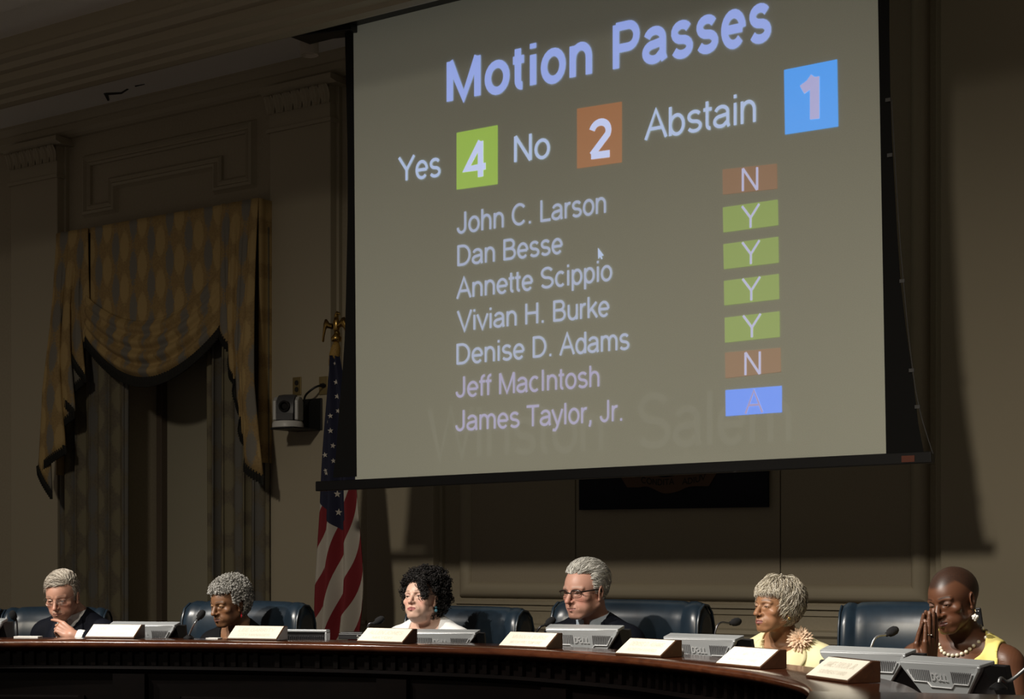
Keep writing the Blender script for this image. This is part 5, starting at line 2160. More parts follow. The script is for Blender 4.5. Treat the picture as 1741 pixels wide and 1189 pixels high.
class Person:
    def __init__(self, label, head_px, Z, face, torso_yaw, hscale, spans, P, base, torso=None):
        """head_px: photo pixel of the middle of the head; face = (yaw towards the left of the view, pitch down, roll)"""
        self.P = P
        self.base = base
        hp = at(head_px[0], head_px[1], Z)
        # person frame: +y is where the chest faces; chest yaw measured like the face
        ty = YAW + math.pi - math.radians(torso_yaw)      # rotation that turns +y to face the camera, then to its left
        self.rz = ty
        t = dict(back=4.0, lean=0.0, shift=0.0)
        t.update(torso or {})
        self.t = t
        self.loc = Vector((hp.x, hp.y, 0))
        self.root = empty('person', self.loc, ty)
        tag(self.root, label, 'person')
        R = rot_xyz(yaw=torso_yaw - face[0], pitch=face[1], roll=face[2])
        self.hf = (R, np.array([0, 0, hp.z * 100.0]), hscale)
        self.I = (np.eye(3), np.zeros(3), 1.0)
        hz = hp.z * 100
        self.hz = hz
        fine = 0.19
        self.axes = (axis([(-10.5, 10.5, fine)] + spans[0], -34, 34), axis([(-13, 14.5, fine)] + spans[1], -45, 60 if not spans[1] else 60),
                     axis([(hz - 15, hz + 14, fine)] + spans[2], 20, hz + 20))
        self.f = Field(*self.axes)

    def h2p(self, p):
        R, o, s = self.hf
        return o + R @ (np.asarray(p, float) * s)

    def p2h(self, V):
        R, o, s = self.hf
        return ((V - o) @ R) / s

    def px(self, px, py, Z):
        """photo pixel at depth Z -> person space (cm)"""
        w = at(px, py, Z) - self.loc
        c, s = math.cos(-self.rz), math.sin(-self.rz)
        return np.array([(w.x * c - w.y * s) * 100, (w.x * s + w.y * c) * 100, w.z * 100])

    def body(self, f, g=0.0, arms=True, arm_pts=None, neck=True, w=1.0, lower=True):
        """torso, arms and legs, grown by g cm (used again, larger, for clothing)"""
        I = self.I
        t = self.t
        hz = self.hz
        b, sh = -t['back'], t['shift']
        S_ = np.array([sh, b - 0.5, hz - 15.0 + t.get('up', 0)])
        self.S = S_
        if neck:
            R, o, s = self.hf
            nb = self.h2p((0, -3.2, -3.0))
            f.cap(I, nb, S_ + [0, -1.0, 2.0], 5.3 * self.P.get('neck', 1.0) * s + g, 6.0 * self.P.get('neck', 1.0) + g, k=2.0)
        f.ell(I, S_ + [0, 0.5, -17], (16.5 * w + g, 11.0 * w + g, 19 + g), k=3)
        f.ell(I, S_ + [0, 1.5, -37], (15.5 * w + g, 11.5 * w + g, 16 + g), k=4)
        for s in (-1, 1):
            f.cap(I, S_ + [s * 3, -1.5, 2.5], S_ + [s * 15.5 * w, -0.5, -4.5], 4.3 + g, 4.6 + g, k=3)
            f.ell(I, S_ + [s * 17.5 * w, 0, -6.5], (5.4 + g, 5.8 + g, 6.0 + g), k=2.5)
            if self.P.get('bust') and g >= 0:
                f.ell(I, S_ + [s * 6.5, 9.5, -20], (6.5 + g, 5.5 + g, 6.5 + g), k=3)
        if lower:
            f.ell(I, (sh, b - 1, 50), (17.5 * w + g, 13 + g, 12 + g), k=4)
            if g == 0:
                for s in (-1, 1):
                    f.cap(I, (sh + s * 9, b, 52), (sh + s * 11, b + 40, 53), 8, 6, k=3)
                    f.cap(I, (sh + s * 11, b + 40, 53), (sh + s * 11, b + 41, 24), 5.5, 4.5, k=2)
        if arms:
            cut = 0.74 if g > 0 else 1.0
            for s, pts in zip((-1, 1), arm_pts or (None, None)):
                if pts is None:
                    pts = (S_ + [s * 21, 2, -32], S_ + [s * 17, 24, -33])
                e, wr = pts
                a = S_ + [s * 18.5 * w, 0, -7]
                f.cap(I, a, e, 5.0 + g, 4.3 + g, k=2.0)
                e_, w_ = np.asarray(e, float), np.asarray(wr, float)
                f.cap(I, e_, e_ + (w_ - e_) * cut, 4.2 + g, 4.2 + g - 1.3 * cut, k=1.2)
        return S_

    def finish(self, skin, name='body', extra=None):
        V, Q = self.f.mesh()
        V = relax(V, Q, 1, 0.35)
        H = self.p2h(V)
        c = head_paint(H, self.base, self.P)
        if extra is not None:
            c = extra(V, H, c)
        o = np_mesh(name, V * 0.01, Q, skin, self.root, c)
        # eyes
        for s in (-1, 1):
            b = MB()
            ctr = self.h2p((s * 3.15, 6.95, 0.95 + self.P.get('gaze', -0.3) * 0.3))
            R, o_, sc = self.hf
            M = Matrix(R.tolist()) @ Matrix.Rotation(math.radians(-90 - self.P.get('eye_down', 20)), 3, 'X')
            r = 1.26 * sc * 0.01
            prof = [(0, 1), (0.2, 0.98), (0.2001, 0.98), (0.46, 0.888), (0.4601, 0.888), (0.7, 0.714), (0.9, 0.436), (1, 0), (0.7, -0.714), (0, -1)]
            n0 = len(b.f)
            b.lathe([(a * r, z * r) for a, z in prof], 20, ctr * 0.01, M=M)
            for i in range(len(b.f)):
                seg = i // 20
                b.m[i] = 2 if seg < 2 else (1 if seg < 4 else 0)
            b.build('eye', [mat('eye_white', (0.55, 0.50, 0.46), 0.25), mat('eye_iris', (0.05, 0.03, 0.02), 0.2), mat('eye_pupil', (0.003, 0.003, 0.003), 0.1)], self.root, smooth=True)
        return V, Q

    def cloth(self, name, build, m, step=0.55, zlo=30, col=None, rel=1):
        fine = axis([(-34, 34, step)], -34, 34)
        f = Field(fine, axis([(-24, 30, step)], -30, 46, 1.2), axis([(self.hz - 58, self.hz - 2, step)], zlo, self.hz))
        build(f)
        self.cf = f
        V, Q = f.mesh()
        V = relax(V, Q, rel, 0.4)
        return np_mesh(name, V * 0.01, Q, m, self.root, col(V) if col else None)

    def hairmesh(self, name, parts, m, lift_cap=None):
        """parts: list of (paths, radii, colours) in head space"""
        R, o, s = self.hf
        Vs, Qs, Cs, n = [], [], [], 0
        for paths, radii, cols in parts:
            V, Q = locks(paths, radii)
            Vs.append(V)
            Qs.append(Q + n)
            n += len(V)
            Cs.append(cols)
        V = np.concatenate(Vs)
        V = (V * s) @ R.T + o
        return V, np.concatenate(Qs), np.concatenate(Cs)

    def cap(self, inflate, keep, noise=0.0, fine=0.3):
        """hair cap: the inflated skull, kept only where hair grows"""
        f = Field(np.arange(-16, 16, fine), np.arange(-18, 14, fine), np.arange(-16, 18, fine))
        f.ell(self.I, SK_C, SK_R + np.asarray(inflate), k=0)
        V, Q = f.mesh()
        u = (V - SK_C) / SK_R
        ok = keep(SK_C + u / np.linalg.norm(u, axis=1, keepdims=True) * SK_R + np.array([0, 0.7, -0.6]))
        Q = Q[ok[Q].all(1)]
        if noise:
            rng = np.random.RandomState(5)
            d = V - SK_C
            d /= np.linalg.norm(d, axis=1, keepdims=True)
            n = np.zeros(len(V))
            for _ in range(14):
                w = rng.normal(size=3) * 1.6
                n += np.sin(V @ w + rng.uniform(0, 6.28))
            V = V + d * (n / 14 ** 0.5 * noise)[:, None]
        used = np.unique(Q)
        mp = np.full(len(V), -1, np.int64)
        mp[used] = np.arange(len(used))
        V, Q = V[used], mp[Q]
        R, o, s = self.hf
        return (V * s) @ R.T + o, Q
# ------------------------------------------------------------------ the six council members
m_skin = mat('skin', (0.5, 0.3, 0.2), 0.46, attr='Col', spec=0.45)
m_skin_d = mat('skin_deep', (0.1, 0.05, 0.03), 0.42, attr='Col', spec=0.42)
m_hair = mat('hair', (0.4, 0.4, 0.4), 0.5, attr='Col', spec=0.35)
m_suit = mat('navy_suit', (0.0045, 0.0055, 0.010), 0.75, noise=0.15, nscale=150, spec=0.1)
m_suit_l = mat('suit_lapel', (0.006, 0.0072, 0.013), 0.65, spec=0.12)
m_shirt = mat('white_shirt', (0.78, 0.78, 0.78), 0.75)
m_shirt_b = mat('pale_blue_shirt', (0.52, 0.60, 0.70), 0.75)
m_tie = mat('dark_tie', (0.02, 0.018, 0.022), 0.5)
m_blktop = mat('black_top', (0.004, 0.004, 0.005), 0.8, spec=0.12)
m_wtop = mat('white_top', (0.85, 0.85, 0.84), 0.7)
m_jacket = mat('pale_yellow_jacket', (0.86, 0.78, 0.46), 0.7)
m_dress = mat('yellow_dress', (0.86, 0.74, 0.22), 0.65)
m_gold2 = mat('gold', (0.75, 0.52, 0.18), 0.25, metal=1.0)
m_steel = mat('glasses_metal', (0.55, 0.50, 0.45), 0.3, metal=0.9)
m_horn = mat('glasses_dark', (0.02, 0.012, 0.010), 0.3)
m_pearl = mat('pearl', (0.80, 0.74, 0.58), 0.25, coat=0.4)
m_pearl_w = mat('pearl_white', (0.85, 0.83, 0.78), 0.25, coat=0.4)


def lens_mat():
    m = bpy.data.materials.new('lens_glass')
    m.use_nodes = True
    nt = m.node_tree
    nt.nodes.clear()
    o = nt.nodes.new('ShaderNodeOutputMaterial')
    mx = nt.nodes.new('ShaderNodeMixShader')
    t = nt.nodes.new('ShaderNodeBsdfTransparent')
    t.inputs['Color'].default_value = (0.93, 0.93, 0.93, 1)
    g = nt.nodes.new('ShaderNodeBsdfGlossy')
    g.inputs['Roughness'].default_value = 0.05
    mx.inputs['Fac'].default_value = 0.06
    nt.links.new(t.outputs[0], mx.inputs[1])
    nt.links.new(g.outputs[0], mx.inputs[2])
    nt.links.new(mx.outputs[0], o.inputs['Surface'])
    return m


m_lens = lens_mat()


def surf(ps, o, d, far=30.0, field=None, outer=False):
    """last crossing of the body surface along a ray (person space, cm)"""
    o = np.asarray(o, float)
    d = np.asarray(d, float)
    d = d / np.linalg.norm(d)
    ts = np.arange(0, far, 0.1)
    pts = o + ts[:, None] * d
    fld = field or ps.f
    ix = [np.clip(np.searchsorted(a, pts[:, i]), 1, len(a) - 1) for i, a in enumerate(fld.ax)]
    v = fld.F[ix[0], ix[1], ix[2]]
    ins = np.nonzero(v < 0)[0]
    if len(ins) == 0:
        return o
    if outer:
        return pts[min(ins[-1] + 1, len(pts) - 1)]
    # first exit from the inside run that holds the start
    k = 0
    while k < len(v) and v[k] < 0:
        k += 1
    return pts[min(k, len(pts) - 1)]


def front_hit(ps, field, px, py, z0):
    """where the photo ray of a pixel first meets a garment (person space, cm)"""
    for k in range(400):
        q = ps.px(px, py, z0 + k * 0.0025)
        if all(a[0] < q[i] < a[-1] for i, a in enumerate(field.ax)):
            ix = tuple(int(np.clip(np.searchsorted(a, q[i]), 0, len(a) - 1)) for i, a in enumerate(field.ax))
            if field.F[ix] < 0:
                return ps.px(px, py, z0 + k * 0.0025 - 0.012)
    return ps.px(px, py, z0)


def glasses(ps, m, metal=True, half=2.45, hi=1.75, thick=0.10, brow=0.0, cz=0.35, rx=0.6):
    R, o, s = ps.hf
    H = lambda p: Vector(ps.h2p(p) * 0.01)
    b = MB()
    fr = ps.root
    n = 28
    gl = MB()
    for sd in (-1, 1):
        loop = []
        for k in range(n):
            a = 2 * math.pi * k / n
            ca, sa = math.cos(a), math.sin(a)
            x = math.copysign(abs(ca) ** rx, ca) * half
            z = math.copysign(abs(sa) ** rx, sa) * hi
            loop.append(H((sd * 3.25 + x, 9.75 - 0.10 * abs(sd * 3.25 + x) ** 1.4, cz + z)))
        b.tube(loop + [loop[0]], [thick * 0.01 * (1 + brow * max(0, math.sin(2 * math.pi * k / n)) ** 1) for k in range(n + 1)], 6, cap=False)
        gl.add(loop, [tuple(range(n))])
        b.tube([H((sd * 5.6, 9.0, cz + hi * 0.62)), H((sd * 6.6, 7.6, cz + hi * 0.65)), H((sd * 7.4, 3.0, cz + hi * 0.65 + 0.1)), H((sd * 7.7, -0.8, cz + hi * 0.65 + 0.1)), H((sd * 7.4, -2.0, cz - 0.6))], thick * 0.012 * (1 + brow * 0.8), 6)
    b.tube([H((-1.0, 9.75, cz + 0.4)), H((0, 10.4, cz + 0.75)), H((1.0, 9.75, cz + 0.4))], thick * 0.012 * (1 + brow * 0.4), 6)
    g = b.build('glasses', m, fr, smooth=True, angle=60)
    gl.build('lens', m_lens, g)
    return g


def lapel(ps, sd, inner, outer_, m, off_=0.5, name='lapel', n=18):
    """a lapel lying on the garment: a strip between two edge lines given as (x, z) from the neck base"""
    S_ = ps.S
    A = smooth_path([(x, z, 0) for x, z in inner], n)
    B = smooth_path([(x, z, 0) for x, z in outer_], n)
    rows = []
    for a, c in zip(A, B):
        row = []
        for k in range(7):
            q = a.lerp(c, k / 6)
            o = S_ + np.array([sd * q.x, -2.0, q.y])
            p_ = surf(ps, o, (0, 1, 0), 26, ps.cf, True)
            row.append(p_ + [0, off_ * (0.55 + 0.45 * math.sin(math.pi * k / 6)), 0])
        rows.append(row)
    for k in range(7):           # even out
        for i in range(1, n - 1):
            rows[i][k] = (rows[i - 1][k] + 2 * rows[i][k] + rows[i + 1][k]) / 4
    b = MB()
    b.grid([[tuple(p_ * 0.01) for p_ in r] for r in rows])
    o = b.build(name, m, ps.root, smooth=True, recalc=False)
    sm = o.modifiers.new('thickness', 'SOLIDIFY')
    sm.thickness = 0.005
    sm.offset = 0
    return o


def suit(ps, shirt_m, tie=True, vdepth=22, w=1.0, arm_pts=None):
    def jb(f):
        S_ = ps.body(f, g=1.3, neck=False, w=w, arm_pts=arm_pts)
        I = ps.I
        nb = ps.h2p((0, -3.0, -6.0))
        f.cap(I, nb + [0, -0.5, 4], S_ + [0, -1.0, -1], 6.6, 7.6, k=0.6, sub=True)
        f.cap(I, S_ + [0, 9, 3], S_ + [0, 15, -vdepth], 6.0, 0.6, k=0.4, sub=True)
    ps.cloth('suit_jacket', jb, m_suit)
    for sd in (-1, 1):
        lapel(ps, sd, [(6.2, 2.0), (5.2, -5), (3.2, -13), (0.8, -22)], [(7.6, 2.2), (10.2, -4.5), (8.6, -9), (1.6, -22.5)], m_suit_l, 0.45)

    def sb(f):
        S_ = ps.body(f, g=0.5, neck=False, arms=False, w=w, lower=False)
        nb = ps.h2p((0, -3.0, -6.0))
        f.cap(ps.I, nb + [0, 0, 4], S_ + [0, 0.5, 0], 6.2, 6.4, k=0.5, sub=True)
    ps.cloth('shirt', sb, shirt_m, step=0.7)
    collar(ps, shirt_m)
    if tie:
        S_ = ps.S
        pts = []
        for k in range(10):
            z = -3.0 - 2.6 * k
            p = surf(ps, S_ + [0, 0, z], (0, 1, 0))
            pts.append((p + [0, 1.1, 0], 1.5 if k == 0 else (1.2 + 0.22 * k)))
        b = MB()
        rows = []
        for p, hw in pts:
            rows.append([tuple((p + [x, y, 0]) * 0.01) for x, y in ((-hw, 0), (0, 0.5), (hw, 0), (0, -0.3))])
        b.grid(rows, close_v=True)
        b.build('necktie', m_tie, ps.root, smooth=True)


def collar(ps, m, h=4.6, z0=2.6, gap=16):
    """a folded shirt collar round the neck, open in front"""
    S_ = ps.S
    nb = ps.h2p((0, -3.2, -3.0))
    rows = []
    for k in range(41):
        a = math.radians(gap + (360 - 2 * gap) * k / 40)
        fr = 0.5 + 0.5 * math.cos(a)                      # 1 in front
        d = np.array([math.sin(a), math.cos(a), 0.0])
        row = []
        for t, off in ((0.0, 0.3), (0.5, 0.35), (1.0, 0.4), (1.0, 0.85), (0.55, 1.25), (0.1 - 0.35 * fr ** 4, 1.6)):
            zz = z0 + h * t - fr * 4.2
            f_ = np.clip((zz + 4) / 14, 0, 1)
            ax = S_ + (nb - S_) * f_
            ax[2] = S_[2] + zz
            p = surf(ps, ax, d)
            r = np.linalg.norm((p - ax)[:2])
            r = min(max(r, 5.0), 9.0)
            row.append(tuple((ax + d * (r + off)) * 0.01))
        rows.append(row)
    b = MB()
    b.grid(rows)
    o = b.build('collar', m, ps.root, smooth=True, angle=50, recalc=False)
    s = o.modifiers.new('thickness', 'SOLIDIFY')
    s.thickness = 0.0025
    return o


def dangling_earring(ps, side, m, drop, kind):
    e = ps.h2p((side * 7.9, -0.6, -3.6))
    b = MB()
    if kind == 'stud':
        b.ball(Vector(e * 0.01) , 0.006, 12, 8)
    elif kind == 'drop':
        b.tube([Vector((e + [0, 0, 0.2]) * 0.01), Vector((e + [0, 0, -drop]) * 0.01)], 0.0006, 5)
        b.ball(Vector((e + [0, 0, -drop - 0.6]) * 0.01), (0.0035, 0.0035, 0.009), 10, 8)
    elif kind == 'cluster':
        b.tube([Vector((e + [0, 0, 0.2]) * 0.01), Vector((e + [0, 0, -drop]) * 0.01)], 0.0008, 5)
    return b.build('earring', m, ps.root, smooth=True), e


# ================================================================== 1: man in thin glasses, chin on his hand
P1 = dict(jaw=0.98, nose_l=1.12, nose_w=0.95, lips=0.65, open=0.35, gaze=-0.35, brow=(0.10, 0.07, 0.05), brow_w=0.5, brow_k=0.6, lip=(0.30, 0.13, 0.10), blush=(0.55, 0.22, 0.15),
          moustache=(0.42, 0.36, 0.30), furrow=1.5, bags=1.2, cheek=0.95)
p = Person('person with grey hair and thin glasses in a dark suit, chin on hand', (107, 1017), 8.00, (9, 16, 3), 22, 0.985,
           ([], [(14, 22, 0.3)], []), P1, (0.50, 0.265, 0.185), dict(back=9.0, up=3.0))
f = p.f
head_volumes(f, p.hf, P1)
wr = p.px(122, 1081, 7.80)
S_ = np.array([0, -9.5, p.hz - 12.0])
arm1 = ((S_ + [20, 4, -30], S_ + [14, 26, -34]), (wr + np.array([-21, -11, -8.0]), wr))
arm1 = (arm1[0], arm1[1])
p.body(f, arm_pts=(arm1[1], arm1[0]))
yh = np.array([0.86, 0.05, 0.52])
yh /= np.linalg.norm(yh)
zh = np.array([-0.30, 0.72, 0.62])
zh -= yh * (zh @ yh)
zh /= np.linalg.norm(zh)
xh = np.cross(yh, zh)
hand_volumes(f, (np.stack([xh, yh, zh], 1), wr, 0.92), -1, [(18, 12, 8), (48, 40, 22), (56, 46, 26), (62, 48, 26)], (-6, 0, 3, 6), (0.5, 0.9))
p.finish(m_skin)
suit(p, m_shirt, True, 22, arm_pts=(arm1[1], arm1[0]))
# white cuff and the ring
ax = (np.asarray(arm1[1][0]) - wr)
ax /= np.linalg.norm(ax)
b = MB()
b.tube([Vector((wr + ax * t) * 0.01) for t in (2.0, 2.8, 4.4, 9.0)], [0.036, 0.040, 0.043, 0.045], 18, cap=False)
b.build('cuff', m_shirt, p.root, smooth=True)
b = MB()
kn = wr + (xh * 1.0 * 0.92 + yh * 10.6 * 0.92 + zh * 0.1) + (-zh) * 1.2
rp = [Vector((kn + (xh * math.cos(t) + zh * math.sin(t)) * 0.92) * 0.01) for t in np.linspace(0, 2 * math.pi, 17)]
b.tube(rp, 0.0011, 6, cap=False)
b.build('ring', m_gold2, p.root, smooth=True)
glasses(p, m_steel, half=2.3, hi=1.45, thick=0.055, cz=0.55)
rng = np.random.RandomState(11)


def keep_m(p_):
    x, y, z = p_[:, 0], p_[:, 1], p_[:, 2]
    return np.where(y > 2.5, z > 7.3 + 0.10 * (y - 2.5) - 0.0 * np.abs(x), np.where(y > 0.3, z > 0.2, np.where(y > -2.6, z > 3.0, z > -5.5)))


g1 = [(0.462, 0.418, 0.352), (0.374, 0.33, 0.275), (0.55, 0.506, 0.429), (0.264, 0.22, 0.176)]


def flow1(q):
    top = sstep(4, 8, q[:, 2])
    return np.stack([0.75 * top + 0.15, -0.55 * np.ones(len(q)) + 0.25 * sstep(3, 6, q[:, 1]) * top, -0.9 * (1 - top) - 0.05], 1)


pa, ra = skull_locks(rng, 3600, keep_m, flow1, lambda q: 3.0 + 2.6 * sstep(4, 9, q[:, 2]), lambda q: 0.55 + 1.1 * sstep(5, 10, q[:, 2]), 0.16, 0.15)
V, Q, C = p.hairmesh('hair', [(pa, ra, lock_colors(len(pa), pa.shape[1], 4, g1, rng))], m_hair)
capV, capQ = p.cap((0.35, 0.35, 0.6), keep_m)
np_mesh('hair', np.concatenate([V, capV]) * 0.01, np.concatenate([Q, capQ + len(V)]), m_hair, p.root, np.concatenate([C, np.tile((0.26, 0.225, 0.18), (len(capV), 1))]))

# ================================================================== 2: woman with cropped grey hair in black
P2 = dict(jaw=0.93, nose_l=0.95, nose_w=1.25, lips=1.15, open=0.28, gaze=-0.35, brow=(0.03, 0.018, 0.012), brow_w=0.3, brow_k=0.7, lip=(0.13, 0.05, 0.035), lid=(0.30, 0.17, 0.085), neck=0.88, furrow=1.3, bags=1.4, blush=(0.25, 0.11, 0.05))
p = Person('person with cropped grey curly hair and a red drop earring, dressed in black', (390, 1029), 8.10, (42, 11, 0), 26, 0.99, ([], [], []), P2, (0.185, 0.088, 0.042), dict(back=7.0, up=1.5))
head_volumes(p.f, p.hf, P2)
p.body(p.f, w=0.9)
p.finish(m_skin)


def topb(f):
    S_ = p.body(f, g=0.8, neck=False, w=0.9)
    nb = p.h2p((0, -3.0, -6.0))
    f.cap(p.I, nb + [0, 1, 4], S_ + [0, 3.0, 1], 6.4, 8.0, k=0.6, sub=True)


p.cloth('black_blouse', topb, m_blktop)
dangling_earring(p, -1, mat('earring_red', (0.45, 0.01, 0.02), 0.2), 1.3, 'drop')
dangling_earring(p, 1, MATS['earring_red'], 1.3, 'drop')
rng = np.random.RandomState(12)


def coils(rng, N, keep, lo, hi, rad, wire, turns, length, cols, S=16, extra_pts=None):
    pts = []
    while len(pts) < N:
        d = rng.normal(size=(3000, 3))
        d /= np.linalg.norm(d, axis=1, keepdims=True)
        q = SK_C + d * SK_R
        k = keep(q)
        q, d = q[k], d[k]
        h = rng.uniform(lo, hi, len(q)) if not callable(hi) else lo + rng.uniform(0, 1, len(q)) ** 0.7 * (hi(q) - lo)
        n = (q - SK_C) / SK_R ** 2
        n /= np.linalg.norm(n, axis=1, keepdims=True)
        pts.extend((q + n * h[:, None]).tolist())
    c = np.array(pts[:N])
    if extra_pts is not None:
        c = np.concatenate([c, extra_pts])
        N = len(c)
    A = rng.normal(size=(N, 3))
    A /= np.linalg.norm(A, axis=1, keepdims=True)
    B = np.cross(A, rng.normal(size=(N, 3)))
    B /= np.linalg.norm(B, axis=1, keepdims=True)
    D = np.cross(A, B)
    t = np.linspace(0, 1, S)[None, :, None]
    r = rad * rng.uniform(0.6, 1.4, (N, 1, 1))
    ang = 2 * math.pi * turns * t
    P_ = c[:, None, :] + r * (np.cos(ang) * A[:, None, :] + np.sin(ang) * B[:, None, :]) + D[:, None, :] * (t - 0.5) * length * rng.uniform(0.6, 1.4, (N, 1, 1))
    R_ = wire * rng.uniform(0.7, 1.3, (N, 1)) * np.ones((1, S))
    R_[:, 0] *= 0.4
    R_[:, -1] *= 0.4
    return P_, R_, lock_colors(N, S, 4, cols, rng)


def keep2(q):
    x, y, z = q[:, 0], q[:, 1], q[:, 2]
    return np.where(y > 3.2, z > 6.6 - 0.0 * y, np.where(y > 0.6, z > 0.5 + (y - 0.6) * 0.6, np.where(y > -2.2, z > 2.2, z > -6)))


g2 = [(0.44, 0.43, 0.40), (0.34, 0.33, 0.30), (0.54, 0.53, 0.50), (0.22, 0.21, 0.19)]
c2 = coils(rng, 4200, keep2, 0.6, lambda q: 2.2 + 0.8 * sstep(4, 9, q[:, 2]) + 0.9 * sstep(1, -6, q[:, 1]), 0.33, 0.11, 1.6, 0.6, g2, S=12)
V, Q, C = p.hairmesh('hair', [c2], m_hair)
capV, capQ = p.cap((1.3, 1.6, 1.7), keep2, noise=0.25)
np_mesh('hair', np.concatenate([V, capV]) * 0.01, np.concatenate([Q, capQ + len(V)]), m_hair, p.root, np.concatenate([C, np.tile((0.24, 0.235, 0.22), (len(capV), 1))]))

# ================================================================== 3: woman with black curls
P3 = dict(jaw=0.92, cheek=1.0, jowl=0.98, nose_l=0.9, nose_w=1.0, lips=1.0, open=0.3, gaze=-0.4, brow=(0.05, 0.03, 0.022), brow_w=0.26, brow_k=0.6, lip=(0.42, 0.10, 0.11), lid=(0.42, 0.25, 0.20), lash_k=1.0, double_chin=True, neck=1.1, blush=(0.75, 0.36, 0.28), bags=0.6, furrow=0.8)
p = Person('person with a mass of black curls, pale face and white top, chin raised', (717, 1022), 7.75, (29, -12, 4), 30, 0.97, ([], [], []), P3, (0.68, 0.44, 0.34), dict(back=5.5, up=2.0))
head_volumes(p.f, p.hf, P3)
p.body(p.f, w=0.98)
p.finish(m_skin)


def topw(f):
    S_ = p.body(f, g=0.9, neck=False, w=0.98)
    nb = p.h2p((0, -3.0, -6.0))
    f.cap(p.I, nb + [0, 1, 4], S_ + [0, 3.0, 0], 6.6, 8.2, k=0.6, sub=True)


p.cloth('white_blouse', topw, m_wtop)
eo, e_ = dangling_earring(p, -1, mat('earring_blue', (0.10, 0.30, 0.40), 0.2), 0.4, 'stud')
b = MB()
b.ball(Vector((e_ + [0, 0, -1.4]) * 0.01), 0.008, 12, 8)
b.build('earring', MATS['earring_blue'], p.root, smooth=True)
rng = np.random.RandomState(13)


def keep3(q):
    x, y, z = q[:, 0], q[:, 1], q[:, 2]
    return np.where(y > 3.5, z > 7.6, np.where(y > 0.5, z > 3.0, np.where(y > -2.4, z > 2.6, z > -6)))


def hi3(q):
    return 2.3 + 2.4 * sstep(6, 11, q[:, 2]) * sstep(8, 0, q[:, 1]) + 2.6 * sstep(2, -6, q[:, 1]) + 1.2 * sstep(2, 7, np.abs(q[:, 0]))


ex = []
for k in range(170):          # fringe falling over one eye
    t = rng.uniform()
    ex.append((rng.normal(-3.9 - 1.9 * t, 0.9), 8.6 - 1.6 * t + rng.normal() * 0.45, 9.0 - 8.0 * t + rng.normal() * 0.6))
for k in range(60):
    ex.append((rng.normal(6.7, 0.5), rng.normal(3.6, 0.9), rng.uniform(-4.0, 6)))
for k in range(70):
    ex.append((rng.normal(-7.0, 0.6), rng.normal(-3.2, 1.2), rng.uniform(-4, 4)))
g3 = [(0.010, 0.008, 0.008), (0.016, 0.013, 0.012), (0.007, 0.006, 0.006)]
c3 = coils(rng, 1500, keep3, 0.8, hi3, 0.75, 0.17, 2.4, 3.0, g3, S=24, extra_pts=np.array(ex))
V, Q, C = p.hairmesh('hair', [c3], m_hair)
capV, capQ = p.cap((1.6, 2.0, 2.6), keep3, noise=0.45)
np_mesh('hair', np.concatenate([V, capV]) * 0.01, np.concatenate([Q, capQ + len(V)]), m_hair, p.root, np.concatenate([C, np.tile((0.008, 0.007, 0.007), (len(capV), 1))]))

# ================================================================== 4: man in dark glasses
P4 = dict(jaw=1.03, nose_l=1.15, nose_w=1.02, lips=0.75, open=0.2, gaze=-0.45, brow=(0.42, 0.34, 0.28), brow_w=0.4, brow_k=0.4, lip=(0.40, 0.16, 0.13), blush=(0.62, 0.24, 0.18), furrow=1.5, bags=1.2, jowl=1.08, ear=1.08, mouth_open=0.06)
p = Person('person with swept-back silver hair and dark-rimmed glasses in a navy suit', (995, 1008), 7.15, (44, 6, 0), 30, 1.075, ([], [], []), P4, (0.58, 0.315, 0.235), dict(back=7.0))
head_volumes(p.f, p.hf, P4)
p.body(p.f)
p.finish(m_skin)
suit(p, m_shirt_b, True, 20)
glasses(p, m_horn, half=2.35, hi=1.5, thick=0.10, brow=2.6, cz=0.45)
rng = np.random.RandomState(14)


def keep4(q):
    x, y, z = q[:, 0], q[:, 1], q[:, 2]
    return np.where(y > 3.2, z > 8.0 + 0.05 * (y - 3) - 0.06 * np.maximum(0, 3.5 - np.abs(x)), np.where(y > 0.6, z > 3.2 - 2.4 * (y < 1.9), np.where(y > -2.6, z > 2.8, z > -7)))


def flow4(q):
    top = sstep(3, 8, q[:, 2])
    return np.stack([0.10 * np.sign(q[:, 0]), -1.0 + 0 * top, -0.75 * (1 - top) + 0.25 * sstep(5, 7.5, q[:, 1])], 1)


g4 = [(0.676, 0.663, 0.611), (0.546, 0.533, 0.494), (0.78, 0.767, 0.715), (0.416, 0.403, 0.364)]
pa, ra = skull_locks(rng, 5200, keep4, flow4, lambda q: 4.2 + 2.2 * sstep(3, 9, q[:, 2]), lambda q: 0.6 + 1.15 * sstep(4, 10, q[:, 2]) + 0.5 * sstep(0, -6, q[:, 1]), 0.3, 0.15, clump=0.6)
V, Q, C = p.hairmesh('hair', [(pa, ra, lock_colors(len(pa), pa.shape[1], 4, g4, rng))], m_hair)
capV, capQ = p.cap((0.45, 0.5, 0.7), keep4)
np_mesh('hair', np.concatenate([V, capV]) * 0.01, np.concatenate([Q, capQ + len(V)]), m_hair, p.root, np.concatenate([C, np.tile((0.34, 0.33, 0.30), (len(capV), 1))]))

